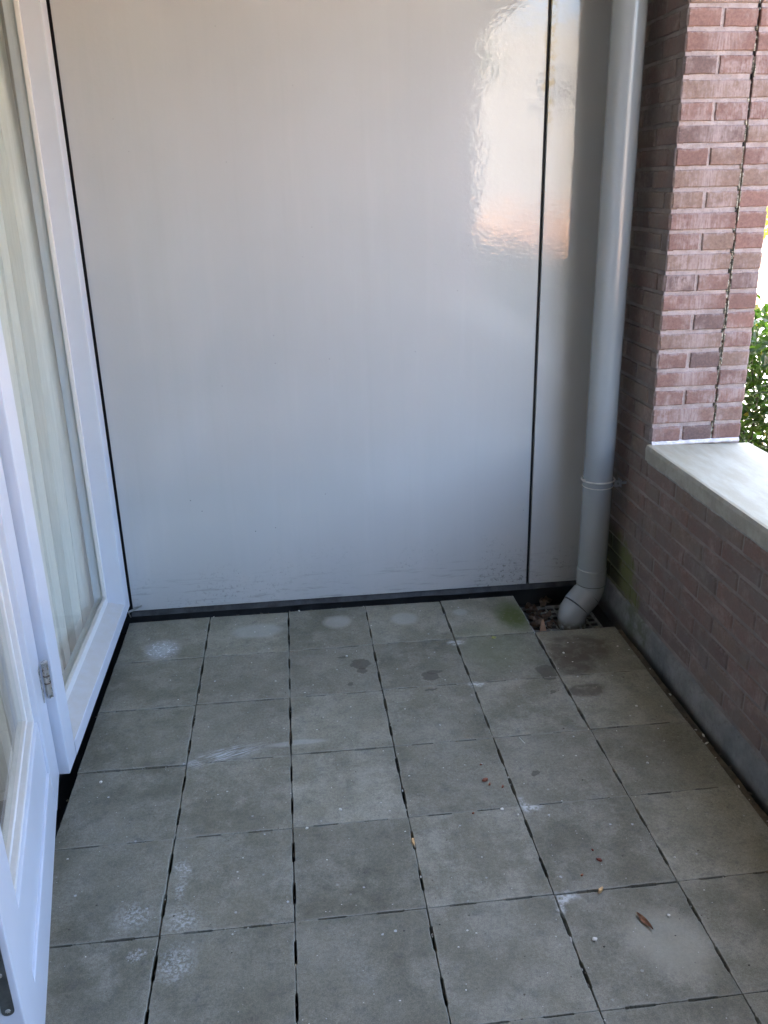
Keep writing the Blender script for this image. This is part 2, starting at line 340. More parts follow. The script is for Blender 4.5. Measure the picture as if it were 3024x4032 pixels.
MAT = dict(concrete=mat_concrete(), brick=mat_brick(), mortar=mat_mortar(), panel=mat_panel(),
    paint2=mat_paint('door_paint', (.61, .64, .70), dust=False), paint=mat_paint('white_paint', (.61, .64, .70)), bead=mat_paint('bead_paint', (.70, .69, .67), .35),
    glass=mat_glass(), cloth=mat_cloth(), pipe=mat_pipe(),
    foil=plain('black_foil', (.022, .024, .024), .55, .4, 12, bump=.4), flashing=plain('dirty_flashing', (.030, .032, .033), .6, .75, 18, bump=.5),
    rubber=plain('black_rubber', (.012, .012, .013), .5, .2, 30),
    plinth=plain('plinth_render', (.175, .180, .178), .92, .32, 11, bump=.8),
    dirt=plain('gutter_dirt', (.105, .088, .060), .95, .45, 26, bump=.9),
    sill=None, steel=plain('brushed_steel', (.50, .49, .46), .38, .25, 60, metal=.9), hinge=plain('hinge_steel', (.62, .60, .56), .30, .2, 80, metal=.85), rust=plain('rusty_ring', (.12, .075, .05), .7, .4, 60),
    lock=plain('lock_plate_steel', (.16, .17, .165), .36, .25, 50, metal=.85), galv=plain('galvanised_grate', (.34, .36, .35), .6, .35, 45, metal=.2),
    white_clip=plain('cream_plastic', (.60, .58, .52), .45, .15, 40), dark=plain('dark_recess', (.02, .02, .02), .9, .3, 10))
def mat_sill():
    t = NT('sill_stone'); p = t.geo.outputs['Position']; nz = t.sep(t.geo.outputs['Normal'])[2]
    c = t.mix(t.mapr(t.noise(p, 14, 5, .65), .3, .7), (.27, .265, .225), (.38, .375, .33))
    c = t.mix(t.mapr(t.noise(p, 70, 5, .7), .55, .75, 0, .6), c, (.18, .17, .14))
    tp = t.mix(t.mapr(t.noise(t.mapping(p, scale=(.05, .2, 1)), 1, 5, .65), .35, .7), (.33, .285, .195), (.41, .365, .275))
    c = t.mix(t.mapr(nz, .6, .9), c, tp)
    t.set(Base_Color=c, Roughness=.75); t.L(t.bump(t.noise(p, 180, 5, .7), .5, .0015), t.b.inputs['Normal']); return t.m
MAT['sill'] = mat_sill()

# ================================================================== SETTING
XW = 1.87            # inner face of the brick wall
YP = -0.322          # pillar front face
YE = -3.90           # near end of the opening
PX = 2.186           # outer face of the brick wall
# ---- ground far and wide
bm = bmesh.new()
vs = [bm.verts.new(q) for q in ((-600, -600, -.36), (600, -600, -.36), (600, 600, -.36), (-600, 600, -.36))]; bm.faces.new(vs)
obj('ground', bm, plain('garden_soil', (.10, .085, .055), .95, .35, 3, bump=.6), kind='structure')
def sheet(name, x0, y0, x1, y1, z, mat):
    bm = bmesh.new(); bm.faces.new([bm.verts.new(q) for q in ((x0, y0, z), (x1, y0, z), (x1, y1, z), (x0, y1, z))])
    return obj(name, bm, mat, kind='structure')
def mat_clinker(name, a, b, sx, sy):
    t = NT(name); p = t.geo.outputs['Position']
    n = t.n.new('ShaderNodeTexBrick'); t.put(n.inputs['Vector'], p); n.inputs['Scale'].default_value = 1
    n.inputs['Brick Width'].default_value = sx; n.inputs['Row Height'].default_value = sy; n.inputs['Mortar Size'].default_value = .006
    n.inputs['Color1'].default_value = a+(1,); n.inputs['Color2'].default_value = b+(1,); n.inputs['Mortar'].default_value = (.12, .11, .09, 1)
    c = t.mix(.5, n.outputs[0], t.mix(t.mapr(t.noise(p, 2, 5), .3, .7), (.7, .7, .7), (1.25, 1.25, 1.25)), 'MULTIPLY')
    t.set(Base_Color=c, Roughness=.85); return t.m
sheet('bounce_ground', 2.25, -30, 4.1, 30, -.356, plain('bounce_gravel', (.48, .39, .29), .95, .25, 60, bump=.6))  # pale strip added outside to bounce warm light up into the loggia
sheet('pavement', 4.2, -80, 7.4, 80, -.352, mat_clinker('paving_slabs', (.42, .40, .37), (.36, .35, .32), .3, .3))
sheet('road', 7.5, -80, 13.0, 80, -.40+.052, mat_clinker('road_clinkers', (.42, .30, .22), (.36, .24, .17), .21, .105))
bm = bmesh.new(); box(bm, 7.38, -80, -.40, 7.5, 80, -.335, .008); obj('kerb', bm, plain('kerb_stone', (.36, .35, .33), .85, .15, 8), kind='structure')
bm = bmesh.new(); box(bm, 13.0, -80, -.40, 13.12, 80, -.325, .008); obj('kerb', bm, bpy.data.materials['kerb_stone'], kind='structure')
sheet('pavement', 13.12, -80, 15.5, 80, -.346, bpy.data.materials['paving_slabs'])

# ---- subfloor and terrace tiles
bm = bmesh.new(); box(bm, -.12, -4.7, -.30, XW+.02, .12, -.075); obj('subfloor', bm, MAT['foil'], kind='structure')
XC = {0: -.008, 1: .300, 2: .600, 3: .902, 4: 1.201, 5: 1.500, 6: 1.805}
RY = .3085
bm = bmesh.new(); lt = bm.loops.layers.color.new('tile'); le = bm.loops.layers.float_color.new('edge') if False else bm.loops.layers.color.new('edge')
rs = random.Random(11)
def tile(i, j):
    x0, x1 = XC[i], XC[i+1]; y1, y0 = .008-RY*j if j else .010, .008-RY*(j+1)
    jx, jy = rs.uniform(-.0010, .0010), rs.uniform(-.0009, .0009); tilt = (rs.uniform(-.0015, .0015), rs.uniform(-.0015, .0015)); dz = rs.uniform(-.0015, .0008)
    colr = (rs.random(), rs.random(), rs.random(), 1)
    def poly(extra):
        pts = []; rr = random.Random(i*100+j)
        def side(A, B, gap, notch, nx, ny):
            n = 90
            for k in range(n):
                s = k/n
                q = 0.0
                if .17 < s < .39 or .61 < s < .83: q = notch*min(1, min(abs(s-.17), abs(s-.39))/.006 if s < .5 else min(abs(s-.61), abs(s-.83))/.006)
                o = gap + q + extra + rr.uniform(-.00035, .00035) + (rr.uniform(0, .0018) if rr.random() < .05 else 0)
                pts.append((A[0]+(B[0]-A[0])*s + nx*o, A[1]+(B[1]-A[1])*s + ny*o, s))
        gx, gy = .0013, .0011
        c = [(x0+gx+extra, y0+gy+extra), (x1-gx-extra, y0+gy+extra), (x1-gx-extra, y1-gy-extra), (x0+gx+extra, y1-gy-extra)]
        nb = (0 if (i, j+1) == (5, 0) else .0021, 0 if i == 5 or (i+1, j) == (5, 0) else .0025, 0 if j == 0 or (i, j-1) == (5, 0) else .0021, 0 if i == 0 else .0025)
        side(c[0], c[1], -extra, nb[0], 0, 1); side(c[1], c[2], -extra, nb[1], -1, 0)
        side(c[2], c[3], -extra, nb[2], 0, -1); side(c[3], c[0], -extra, nb[3], 1, 0)
        return [(px+jx, py+jy) for px, py, s in pts]
    cx, cy = (x0+x1)/2, (y0+y1)/2
    rings = []
    for ex, z in ((0, -.045), (0, -.0018), (.0008, -.0005), (.0024, 0.0), (.008, 0.0), (.035, 0.0)):
        rings.append([bm.verts.new((px, py, z + dz + ((px-cx)*tilt[0] + (py-cy)*tilt[1])/.15)) for px, py in poly(ex)])
    n = len(rings[0])
    ev = (0, .3, 1, .42, .0, 0)
    for a in range(5):
        for k in range(n):
            f = bm.faces.new((rings[a][k], rings[a][(k+1) % n], rings[a+1][(k+1) % n], rings[a+1][k]))
            for l in f.loops:
                l[lt] = colr; e = ev[a] if l.vert in (rings[a][k], rings[a][(k+1) % n]) else ev[a+1]; l[le] = (e, e, e, 1)
    f = bm.faces.new(rings[-1])
    for l in f.loops: l[lt] = colr; l[le] = (0, 0, 0, 1)
for j in range(15):
    for i in range(6):
        if (i, j) != (5, 0): tile(i, j)
obj('terrace_floor', bm, MAT['concrete'], kind='structure')
# spacer strips lying in the joints (dark) keep the row gaps from being see-through
# ---- gutter strip along the brick wall
bm = bmesh.new()
n = 160
for side in (0,):
    prev = None
    for k in range(n+1):
        y = -.305 - (4.3)*k/n; wv = mnoise.noise(Vector((y*7, 3, 0)))*.004; zz = mnoise.noise(Vector((y*9, 1, 5)))*.003
        row = [bm.verts.new(q) for q in ((1.8065, y, -.05), (1.8065, y, -.012+zz), (1.832+wv, y, -.014+zz), (1.836+wv, y, -.05))]
        if prev:
            for a in range(3): bm.faces.new((prev[a], row[a], row[a+1], prev[a+1]))
        prev = row
obj('gutter_strip', bm, MAT['dirt'], kind='structure')

# ---- dividing wall behind the panels, foil upstand
bm = bmesh.new(); box(bm, -.10, .065, -.30, 2.186, .30, 2.60); obj('dividing_wall', bm, MAT['foil'], label='black backing wall behind the grey wall panels', cat='wall')
bw = bpy.data.objects['dividing_wall']
bm = bmesh.new(); n = 60; prev = None
for k in range(n+1):
    x = -.0+1.86*k/n; a = mnoise.noise(Vector((x*5, 0, 2)))*.003
    row = [bm.verts.new(q) for q in ((x, .062, .050), (x, .044+a, .030), (x, .034+a, .012+a*.8), (x, .060, .004))]
    if prev:
        for q in range(3): bm.faces.new((prev[q], row[q], row[q+1], prev[q+1]))
    prev = row
obj('flashing', bm, MAT['flashing'], bw, smooth=False)

# ---- wall panels
def panel(name, x0, x1, label):
    bm = bmesh.new(); box(bm, x0, .035, .036, x1, .055, 2.56, .0012); return obj(name, bm, MAT['panel'], label=label, cat='wall panel')
panel('wall_panel', .008, 1.5570, 'large glossy pale grey wall panel facing the terrace')
panel('wall_panel', 1.5692, 1.868, 'narrow glossy grey wall panel behind the drainpipe')
bm = bmesh.new(); box(bm, 1.5572, .050, .036, 1.5690, .060, 2.56); obj('joint_strip', bm, MAT['rubber'], bw)
bm = bmesh.new(); box(bm, -.008, .046, .036, .0078, .062, 2.56); obj('joint_strip', bm, MAT['rubber'], bw)

# ================================================================== BRICK WALL
CH = .0625; Z0 = .768 - 12*CH + .0      # bed joint centres at Z0 + k*CH
br = random.Random(5)
def brick(bm, layers, o, u, v, nrm, u0, u1, v0, v1, depth=.020, proud=.0035, stretcher=0.0):
    """one brick on a wall face: o origin, u,v in-plane axes, nrm outward"""
    lb, lr = layers; colr = (br.random(), br.random(), stretcher, 1)
    du = [br.uniform(-.0015, .0015) for _ in range(4)]; pr = proud + br.uniform(-.0012, .0012)
    e = .0028
    def P(a, b, c): return bm.verts.new(o + u*a + v*b + nrm*c)
    N = 5
    def ring(ins, c):
        pts = []
        A = [(u0+du[0]+ins, v0+du[1]+ins), (u1+du[2]-ins, v0+du[1]+ins), (u1+du[2]-ins, v1+du[3]-ins), (u0+du[0]+ins, v1+du[3]-ins)]
        for s in range(4):
            a, b = A[s], A[(s+1) % 4]
            for k in range(N):
                t = k/N; pts.append((a[0]+(b[0]-a[0])*t + mnoise.noise(o*3+Vector((a[0]*40+t*7, a[1]*40, s)))*.0021, a[1]+(b[1]-a[1])*t + mnoise.noise(o*2+Vector((a[0]*37, a[1]*33+t*6, s+9)))*.0021, (a[1]+(b[1]-a[1])*t - v0)/(v1-v0)))
        return [(P(p[0], p[1], c), p[2]) for p in pts]
    R0, R1, R2 = ring(0, -depth), ring(0, pr-e), ring(e, pr); n = len(R0)
    R3 = ring(.011, pr+.0002)
    ctr = (R3, 0)
    for A, B, ra, rb in ((R0, R1, 1, 1), (R1, R2, 1, 1), (R2, R3, 1, 0)):
        for k in range(n):
            f = bm.faces.new((A[k][0], A[(k+1) % n][0], B[(k+1) % n][0], B[k][0]))
            for l in f.loops:
                onA = l.vert in (A[k][0], A[(k+1) % n][0]); h = A[k][1] if onA else B[k][1]
                l[lb] = colr; rv = (ra if onA else rb)*(1.0 if h > .75 else .25); l[lr] = (rv, rv, rv, 1)
    f = bm.faces.new([q[0] for q in R3])
    for l in f.loops: l[lb] = colr; l[lr] = (0, 0, 0, 1)

def face_running(bm, layers, o, u, v, nrm, L, z0, z1, J=.010, bl=.21, phase=0.0, first=None):
    """running bond on a face of length L, heights z0..z1 (absolute)"""
    k = math.ceil((z0 - Z0)/CH - .35)
    while Z0 + k*CH + .006 < z1 - .012:
        a, b = max(z0, Z0 + k*CH + .0058), min(z1, Z0 + (k+1)*CH - .0058)
        if b - a > .012:
            x = -(bl+J)*(0.5 if k % 2 else 0.0) - phase
            while x < L:
                u0, u1 = max(x, 0), min(x+bl, L)
                if u1-u0 > .03: brick(bm, layers, o, u, v, nrm, u0, u1, a, b)
                x += bl+J
        k += 1
wall = empty('brick_wall', (XW, -1.4, 0), label='red brown brick wall with pillar, opening and pale stone sill', cat='brick wall')
def wpart(name, bm, mat, smooth=False, **k):
    bmesh.ops.translate(bm, vec=-Vector((XW, -1.4, 0)), verts=bm.verts)
    return obj(name, bm, mat, wall, smooth, **k)
X, Y, Zv = Vector((1, 0, 0)), Vector((0, 1, 0)), Vector((0, 0, 1))
SB = .640            # underside of sill
e = .0012
# mortar cores
bm = bmesh.new()
box(bm, XW+e, YP+e, -.30, 2.0855-.006, .28, 2.56)           # pillar inner leaf
box(bm, 2.0855+.006, YP+e, -.30, PX-e, .28, 2.56)           # pillar outer leaf
box(bm, XW+e, YE-e, -.30, PX-e, YP+e, SB)                   # parapet
box(bm, XW+e, -4.7, -.30, PX-e, YE-e, 2.56)                # near pier
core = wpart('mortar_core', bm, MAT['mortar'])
bm = bmesh.new(); ly = (bm.loops.layers.color.new('brick'), bm.loops.layers.color.new('rim'))
# inner face (towards -X): u along -Y
face_running(bm, ly, Vector((XW, YP, 0)), Y, Zv, -X, .36, .055, 2.56, phase=.055)
face_running(bm, ly, Vector((XW, YP, 0)), -Y, Zv, -X, YP-YE, .055, SB-.004, phase=.10)
face_running(bm, ly, Vector((XW, YE, 0)), -Y, Zv, -X, .75, .055, 2.56, phase=.03)
# pillar front face (towards -Y)
k = 0; top0 = .7105
for k in range(-2, 34):
    a, b = Z0 + (12+k)*CH + .0066, Z0 + (13+k)*CH - .0066
    if b < top0 + .01: continue
    a = max(a, top0)
    if a > 2.5: break
    o = Vector((0, YP, 0))
    if k % 2 != 0:   # headers
        brick(bm, ly, o, X, Zv, -Y, XW+.001, 1.9700, a, b); brick(bm, ly, o, X, Zv, -Y, 1.9805, 2.0838, a, b)
    else: brick(bm, ly, o, X, Zv, -Y, XW+.001, 2.0838, a, b, stretcher=1.0)
    brick(bm, ly, o, X, Zv, -Y, 2.0900, PX-.001, a, b)
# outer faces (towards +X) and near pier face (+Y)
face_running(bm, ly, Vector((PX, .05, 0)), -Y, Zv, X, .37, -.25, 2.56, phase=.02)
face_running(bm, ly, Vector((PX, YP, 0)), -Y, Zv, X, YP-YE, -.25, SB-.004, phase=.07)
face_running(bm, ly, Vector((PX, YE, 0)), -Y, Zv, X, .75, -.25, 2.56)
face_running(bm, ly, Vector((PX, YE, 0)), -X, Zv, Y, PX-XW, .71, 2.56, phase=.1)
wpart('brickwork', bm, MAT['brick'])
# crumbling mortar of the expansion joint, with dark gaps
bm = bmesh.new(); jr = random.Random(3)
z = .712
while z < 2.5:
    h = jr.uniform(.004, .013)
    if z < 1.55 and jr.random() < .72 or jr.random() < .10:
        wdt = jr.uniform(.002, .0042); xx = 2.0868 + jr.uniform(-.0018, .0018); d = jr.uniform(.002, .010)
        box(bm, xx-wdt, YP-.0030+d, z, xx+wdt, YP+.03, z+h*.9, .001, seg=1)
    z += h
jt = NT('joint_mortar'); jp = jt.geo.outputs['Position']
jt.set(Base_Color=jt.mix(jt.mapr(jt.noise(jp, 90, 4, .7), .4, .62), (.10, .085, .06), (.52, .48, .38)), Roughness=.95)
for sx in (-1, 1):      # ragged lips of pointing mortar along both sides of the joint
    z = .712
    while z < 2.5:
        h = jr.uniform(.010, .045)
        if jr.random() < (.75 if z < 1.7 else .3):
            w1 = jr.uniform(.0015, .0038); xe = 2.0838 if sx < 0 else 2.0900
            box(bm, xe + (-w1 if sx < 0 else -.0006), YP-.0040-jr.uniform(0, .0012), z, xe + (.0006 if sx < 0 else w1), YP+.004, z+h, .0008, seg=1)
        z += h + jr.uniform(0, .02)
wpart('expansion_joint', bm, jt.m)
bm = bmesh.new(); box(bm, 2.079, YP+.012, .70, 2.094, YP+.05, 2.56); wpart('joint_gap', bm, MAT['rubber'])
# mortar bed under the first pillar course
bm = bmesh.new(); prev = None
for k in range(41):
    x = XW+.002 + (PX-XW-.004)*k/40; n1 = mnoise.noise(Vector((x*60, 0, 0))); n2 = mnoise.noise(Vector((x*45, 7, 0)))
    row = [bm.verts.new(q) for q in ((x, YP+.012, .7155+.003*n1), (x, YP-.004-.003*n2, .7125+.003*n1), (x, YP-.010-.004*n2, .7040), (x, YP-.008-.004*n2, .7000))]
    if prev:
        for q in range(3): bm.faces.new((prev[q], row[q], row[q+1], prev[q+1]))
    prev = row
wpart('mortar_fillet', bm, plain('white_mortar', (.62, .56, .54), .9, .2, 60, bump=.6), smooth=True)
# sill
bm = bmesh.new()
prof = [(1.856, .650), (1.854, .690), (1.858, .7015), (1.866, .7035), (2.225, .6905), (2.229, .686), (2.229, .648)]
ys = [YE+.0, -3.0, -2.0, -1.6, -1.2, -.9, -.6, YP-.001]
rings = [[bm.verts.new((a, y, b)) for a, b in prof] for y in ys]
for A, B in zip(rings, rings[1:]):
    for q in range(len(prof)): bm.faces.new((A[q], B[q], B[(q+1) % len(prof)], A[(q+1) % len(prof)]))
bm.faces.new(rings[0]); bm.faces.new(rings[-1][::-1])
bmesh.ops.recalc_face_normals(bm, faces=bm.faces)
s = wpart('sill', bm, MAT['sill'])
# little return of the sill past the pillar corner and squeezed mortar below it
bm = bmesh.new(); prev = None
for k in range(160):
    y = YP - .004 - (YP-YE-.008)*k/159; n1 = mnoise.noise(Vector((y*18, 0, 0))); n2 = mnoise.noise(Vector((y*55, 4, 0)))
    row = [bm.verts.new(q) for q in ((XW+.004, y, .652), (XW-.0075-.002*n1, y, .6495), (XW-.006-.0025*n2, y, .6385+.0025*n1), (XW+.002, y, .634+.005*n1+.002*n2))]
    if prev:
        for q in range(3): bm.faces.new((prev[q], row[q], row[q+1], prev[q+1]))
    prev = row
wpart('mortar_bed', bm, plain('grey_mortar', (.27, .28, .265), .92, .25, 40, bump=.7), smooth=True)
# plinth render with ragged top, split at one crack
bm = bmesh.new()
def plinth(y0, y1):
    prev = None; n = max(8, int(abs(y1-y0)*60))
    for k in range(n+1):
        y = y0 + (y1-y0)*k/n; n1 = mnoise.noise(Vector((y*6, 2, 0))); n2 = mnoise.noise(Vector((y*31, 5, 0))); n3 = mnoise.noise(Vector((y*9, 8, 1)))
        row = [bm.verts.new(q) for q in ((XW-.014+.003*n3, y, -.07), (XW-.014+.003*n3+.002*n2, y, -.02), (XW-.012+.003*n3, y, .045+.006*n1), (XW-.008, y, .066+.010*n1+.004*n2), (XW+.004, y, .072+.010*n1+.004*n2))]
        if prev:
            for q in range(4): bm.faces.new((prev[q], row[q], row[q+1], prev[q+1]))
        else: bm.faces.new(row)
        prev = row
    bm.faces.new(prev[::-1])
plinth(.034, -.612); plinth(-.6155, -4.7)
bmesh.ops.recalc_face_normals(bm, faces=bm.faces)
pm = NT('plinth_render2'); pp = pm.geo.outputs['Position']
c = pm.mix(pm.mapr(pm.noise(pp, 9, 5, .65), .3, .7), (.135, .142, .142), (.235, .24, .235))
c = pm.mix(pm.mapr(pm.noise(pp, 50, 5, .7), .52, .72, 0, .6), c, (.10, .10, .09))
zz = pm.sep(pp)
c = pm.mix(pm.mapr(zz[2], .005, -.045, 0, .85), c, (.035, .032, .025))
d = pm.vmath('LENGTH', pm.mapping(pp, (1.86, -.36, .03), (0, 0, 0), (.5, .14, .10)))
c = pm.mix(pm.math('MULTIPLY', pm.mapr(d, 1.1, .5), pm.mapr(pm.noise(pp, 24, 5), .36, .6, 0, .7)), c, (.085, .10, .05))
pm.set(Base_Color=c, Roughness=.92); pm.L(pm.bump(pm.noise(pp, 120, 6, .75), .8, .003), pm.b.inputs['Normal'])
wpart('plinth', bm, pm.m, smooth=True)

# ================================================================== APARTMENT BUILDING shell round the loggia
bld = empty('apartment_building', (0, 0, -.36), label='apartment building that holds the loggia and room', cat='building')
wallm = plain('building_wall', (.30, .17, .12), .9, .2, 3)
inn = plain('room_plaster', (.36, .35, .31), .9, .05, 2)
def bpart(name, boxes, mat):
    bm = bmesh.new()
    for q in boxes: box(bm, *q)
    bmesh.ops.translate(bm, vec=(0, 0, .36), verts=bm.verts); return obj(name, bm, mat, bld)
bpart('ceiling', [(-.10, -4.7, 2.562, 2.19, .30, 2.80)], plain('ceiling_paint', (.24, .25, .245), .8, .05, 2))
bpart('unseen_roof_slab', [(-4.6, -9, 2.805, 2.186, 14, 3.0)], wallm)  # thin unseen roof, kept low so the sun clears it to the hedge
bpart('neighbour_wing', [(-4.6, .305, -.36, 2.18, 14, 2.80)], wallm)
bpart('end_wall', [(-.10, -4.70, -.30, 2.186, -4.605, 2.56)], plain('end_wall_paint', (.09, .085, .08), .6, .05, 2))
bpart('room_wall', [(-4.6, -4.3, -.1, -4.5, .30, .7), (-4.6, -4.3, .7001, -4.5, -3.6, 2.7), (-4.6, -.4, .7001, -4.5, .30, 2.7), (-4.5, .17, -.1, -.105, .30, 2.7), (-4.5, -4.3, -.1, -.105, -4.2, 2.7), (-4.5, -4.2, 2.56, -.105, .17, 2.7)], inn)  # opening in the unseen back wall, added to backlight the curtains
bpart('room_floor', [(-4.5, -4.2, -.08, -.125, .17, -.0)], plain('room_floor_wood', (.30, .25, .20), .4, .2, 6))
bpart('upstand', [(-.118, -4.7, -.30, -.085, .064, .060)], MAT['foil'])

# ================================================================== WINDOW (fixed light + door frame)
win = empty('window', (0, -.45, .06), label='tall white fixed window beside the grey wall panel', cat='window')
def winpart(name, bm, mat, parent=win, smooth=False):
    bmesh.ops.translate(bm, vec=-Vector((0, -.45, .06)), verts=bm.verts); return obj(name, bm, mat, parent, smooth)
XG = -.078
bm = bmesh.new()
B = .003
box(bm, -.11, -.052, .062, 0, .028, 2.56, B)                # end post
box(bm, -.11, -1.000, .062, 0, -.916, 2.56, B)              # middle post
# bottom rail with sloping top
pr_ = [(-.11, .062), (0, .062), (0, .103), (-.002, .107), (-.066, .122), (-.11, .122)]
ya, yb = -.9155, -.0525
A_ = [bm.verts.new((a, ya, b)) for a, b in pr_]; B_ = [bm.verts.new((a, yb, b)) for a, b in pr_]
for q in range(len(pr_)): bm.faces.new((A_[q], B_[q], B_[(q+1) % 6], A_[(q+1) % 6]))
box(bm, -.11, -.9155, 2.46, 0, -.0525, 2.56, B)             # head
# door side: rebated jamb, threshold, head, far post
box(bm, -.11, -1.014, .062, -.040, -1.0003, 2.56, .001)
box(bm, -.11, -1.030, .062, -.058, -1.0143, 2.46, .002)
box(bm, -.11, -2.05, 2.46, 0, -1.0145, 2.56, B)
box(bm, -.11, -2.15, .062, 0, -2.052, 2.56, B)
box(bm, -.11, -2.05, .035, -.062, -1.031, .075, B)
bmesh.ops.recalc_face_normals(bm, faces=bm.faces)
winpart('frame', bm, MAT['paint'])
bm = bmesh.new()
box(bm, -.074, -.0665, .121, -.060, -.0523, 2.459, .003)     # beads
box(bm, -.074, -.9157, .121, -.060, -.9015, 2.459, .003)
box(bm, -.074, -.9013, .1175, -.060, -.0667, .150, .003)
winpart('glazing_bead', bm, MAT['bead'])
bm = bmesh.new(); box(bm, -.0805, -.9155, .115, -.0755, -.0525, 2.459); winpart('pane', bm, MAT['glass'])
# far side fixed panel of the facade beyond the door (outside the frame)
bpart('facade_infill', [(-.11, -4.7, .062, -.02, -2.155, 2.56)], MAT['paint'])

# ---- corner clip
clip = empty('corner_bracket', (.0, -.01, .05), label='small bent metal strip at the corner of window frame and panel', cat='bracket')
bm = bmesh.new()
mt = Matrix.Translation((.022, .010, .010)) @ Matrix.Rotation(R(24), 4, 'Z') @ Matrix.Rotation(R(-14), 4, 'Y')
box(bm, -.026, -.006, -.001, .030, .006, .002, .0006, mat=mt, seg=1)
box(bm, -.027, -.007, -.022, -.024, .007, .001, .0006, mat=mt, seg=1)
obj('strip', bm, MAT['steel'], clip)

# ================================================================== DOOR LEAF (ajar)
ang = math.atan2(-.98117, .19313)       # local +X runs along the leaf from the hinge
door = empty('glass_door', (-.0255, -1.004, .075), ang, label='white glazed door standing ajar at the left edge', cat='door')
# local axes: x along leaf, y: outward normal side = +y (towards terrace), z up
LW, LT = .955, .055; H = 2.36
def dbox(bm, x0, x1, z0, z1, y0=-LT, y1=0.0, bev=.0025): box(bm, x0, y0, z0-.0, x1, y1, z1, bev)
bm = bmesh.new()
dbox(bm, .010, .168, 0, H); dbox(bm, .822, LW, 0, H)                 # stiles
dbox(bm, .1684, .8216, 0, .118, y1=-.0012)                            # bottom rail
dbox(bm, .1684, .8216, .1184, .268, y1=-.0072)
dbox(bm, .1684, .8216, H-.14, H)                                      # top rail
obj('leaf_frame', bm, MAT['paint2'], door)
bm = bmesh.new()
# stepped ledges / beads round the glass
for (x0, x1, z0, z1, yf) in ((.1684, .186, .2685, H-.141, -.014), (.804, .8216, .2685, H-.141, -.014), (.1863, .8037, .2685, .284, -.014)):
    box(bm, x0, -.046, z0, x1, yf, z1, .003)
for (x0, x1, z0, z1, yf) in ((.1864, .203, .2843, H-.142, -.026), (.787, .8036, .2843, H-.142, -.026), (.2033, .7867, .2843, .300, -.026)):
    box(bm, x0, -.046, z0, x1, yf, z1, .002)
obj('glazing_bead', bm, MAT['bead'], door)
bm = bmesh.new(); box(bm, .187, -.040, .285, .803, -.034, H-.143); obj('pane', bm, MAT['glass'], door)
# hinge
hg = bpy.data.objects.new('hinge', None); hg.empty_display_size = .03; link(hg, door); hg.location = (.028, .014, .25)
bm = bmesh.new()
for a, b in ((.0, .019), (.0195, .041), (.045, .062), (.066, .083), (.0835, .102)): tube(bm, [(0, 0, a), (0, 0, b)], .0085, 20)
tube(bm, [(0, 0, .102), (0, 0, .104), (0, 0, .1055)], [.0088, .0086, .006], 20)
obj('knuckle', bm, MAT['hinge'], hg, smooth=True)
bm = bmesh.new()
for a, b in ((.041, .045), (.062, .066)): tube(bm, [(0, 0, a), (0, 0, b)], .0082, 20)
obj('ring', bm, MAT['rust'], hg, smooth=True)
bm = bmesh.new(); box(bm, .004, -.0135, .002, .030, -.0115, .098, .0005); obj('flap', bm, MAT['hinge'], hg)
# lock plate in the free edge (faces +x local)
bm = bmesh.new(); n = 12; PZ0, PZ1, PR = .204, 1.60, .010; yc = -.021
pts = [(yc + PR*math.cos(math.pi + math.pi*k/n), PZ0+PR + PR*math.sin(math.pi + math.pi*k/n)) for k in range(n+1)] + [(yc + PR*math.cos(math.pi*k/n), PZ1 + PR*math.sin(math.pi*k/n)) for k in range(n+1)]
a = [bm.verts.new((LW-.002, p, q)) for p, q in pts]; b = [bm.verts.new((LW+.0012, p, q)) for p, q in pts]
bm.faces.new(b); bm.faces.new(a[::-1])
for k in range(len(pts)): bm.faces.new((a[k], a[(k+1) % len(pts)], b[(k+1) % len(pts)], b[k]))
bmesh.ops.recalc_face_normals(bm, faces=bm.faces)
lp = obj('lock_plate', bm, MAT['lock'], door)
for zq in (.214, .292, 1.0):
    bm = bmesh.new(); tube(bm, [(LW+.001, yc, zq), (LW+.0022, yc, zq), (LW+.003, yc, zq)], [.0045, .0042, .002], 16); obj('screw', bm, MAT['hinge'], lp, smooth=True)
bm = bmesh.new(); box(bm, LW+.0008, yc-.0065, .322, LW+.0018, yc+.0065, .365, .0004); obj('bolt_slot', bm, MAT['rubber'], lp)

# ================================================================== CURTAINS
def curtain(name, y0, y1, xb, z0, z1, seed, label):
    bm = bmesh.new(); rr = random.Random(seed); y = y0; prof = []
    while y < y1:
        wd = rr.uniform(.075, .13); d = rr.uniform(.045, .085)
        prof += [(y, 0.0), (y+wd*.06, d*.45), (y+wd*.14, d*.78), (y+wd*.55, d*rr.uniform(.8, 1.0)), (y+wd*.93, d*rr.uniform(.7, .85)), (y+wd*.99, d*.1)]      # flat blade, then a sharp turn back
        y += wd
    n = 26; prev = None
    for q, (yy, dx) in enumerate(prof):
        row = []
        for k in range(n+1):
            z = z0 + (z1-z0)*k/n; sw = mnoise.noise(Vector((yy*9, z*.8, seed)))*.004*(1-k/n)
            row.append(bm.verts.new((xb + dx*(1.0+.25*math.sin(z*1.7+yy*5)) + sw, yy + sw*.5, z + (mnoise.noise(Vector((yy*20, 0, seed)))*.01 if k == 0 else 0))))
        if prev:
            for k in range(n): bm.faces.new((prev[k], row[k], row[k+1], prev[k+1]))
        prev = row
    return obj(name, bm, MAT['cloth'], label=label, cat='curtain')
curtain('curtain', -1.02, .04, -.205, .004, 2.5, 4, 'pale pleated curtain hanging behind the fixed window')
curtain('curtain', -2.1, -1.10, -.26, .004, 2.5, 9, 'pale pleated curtain hanging behind the open glass door')

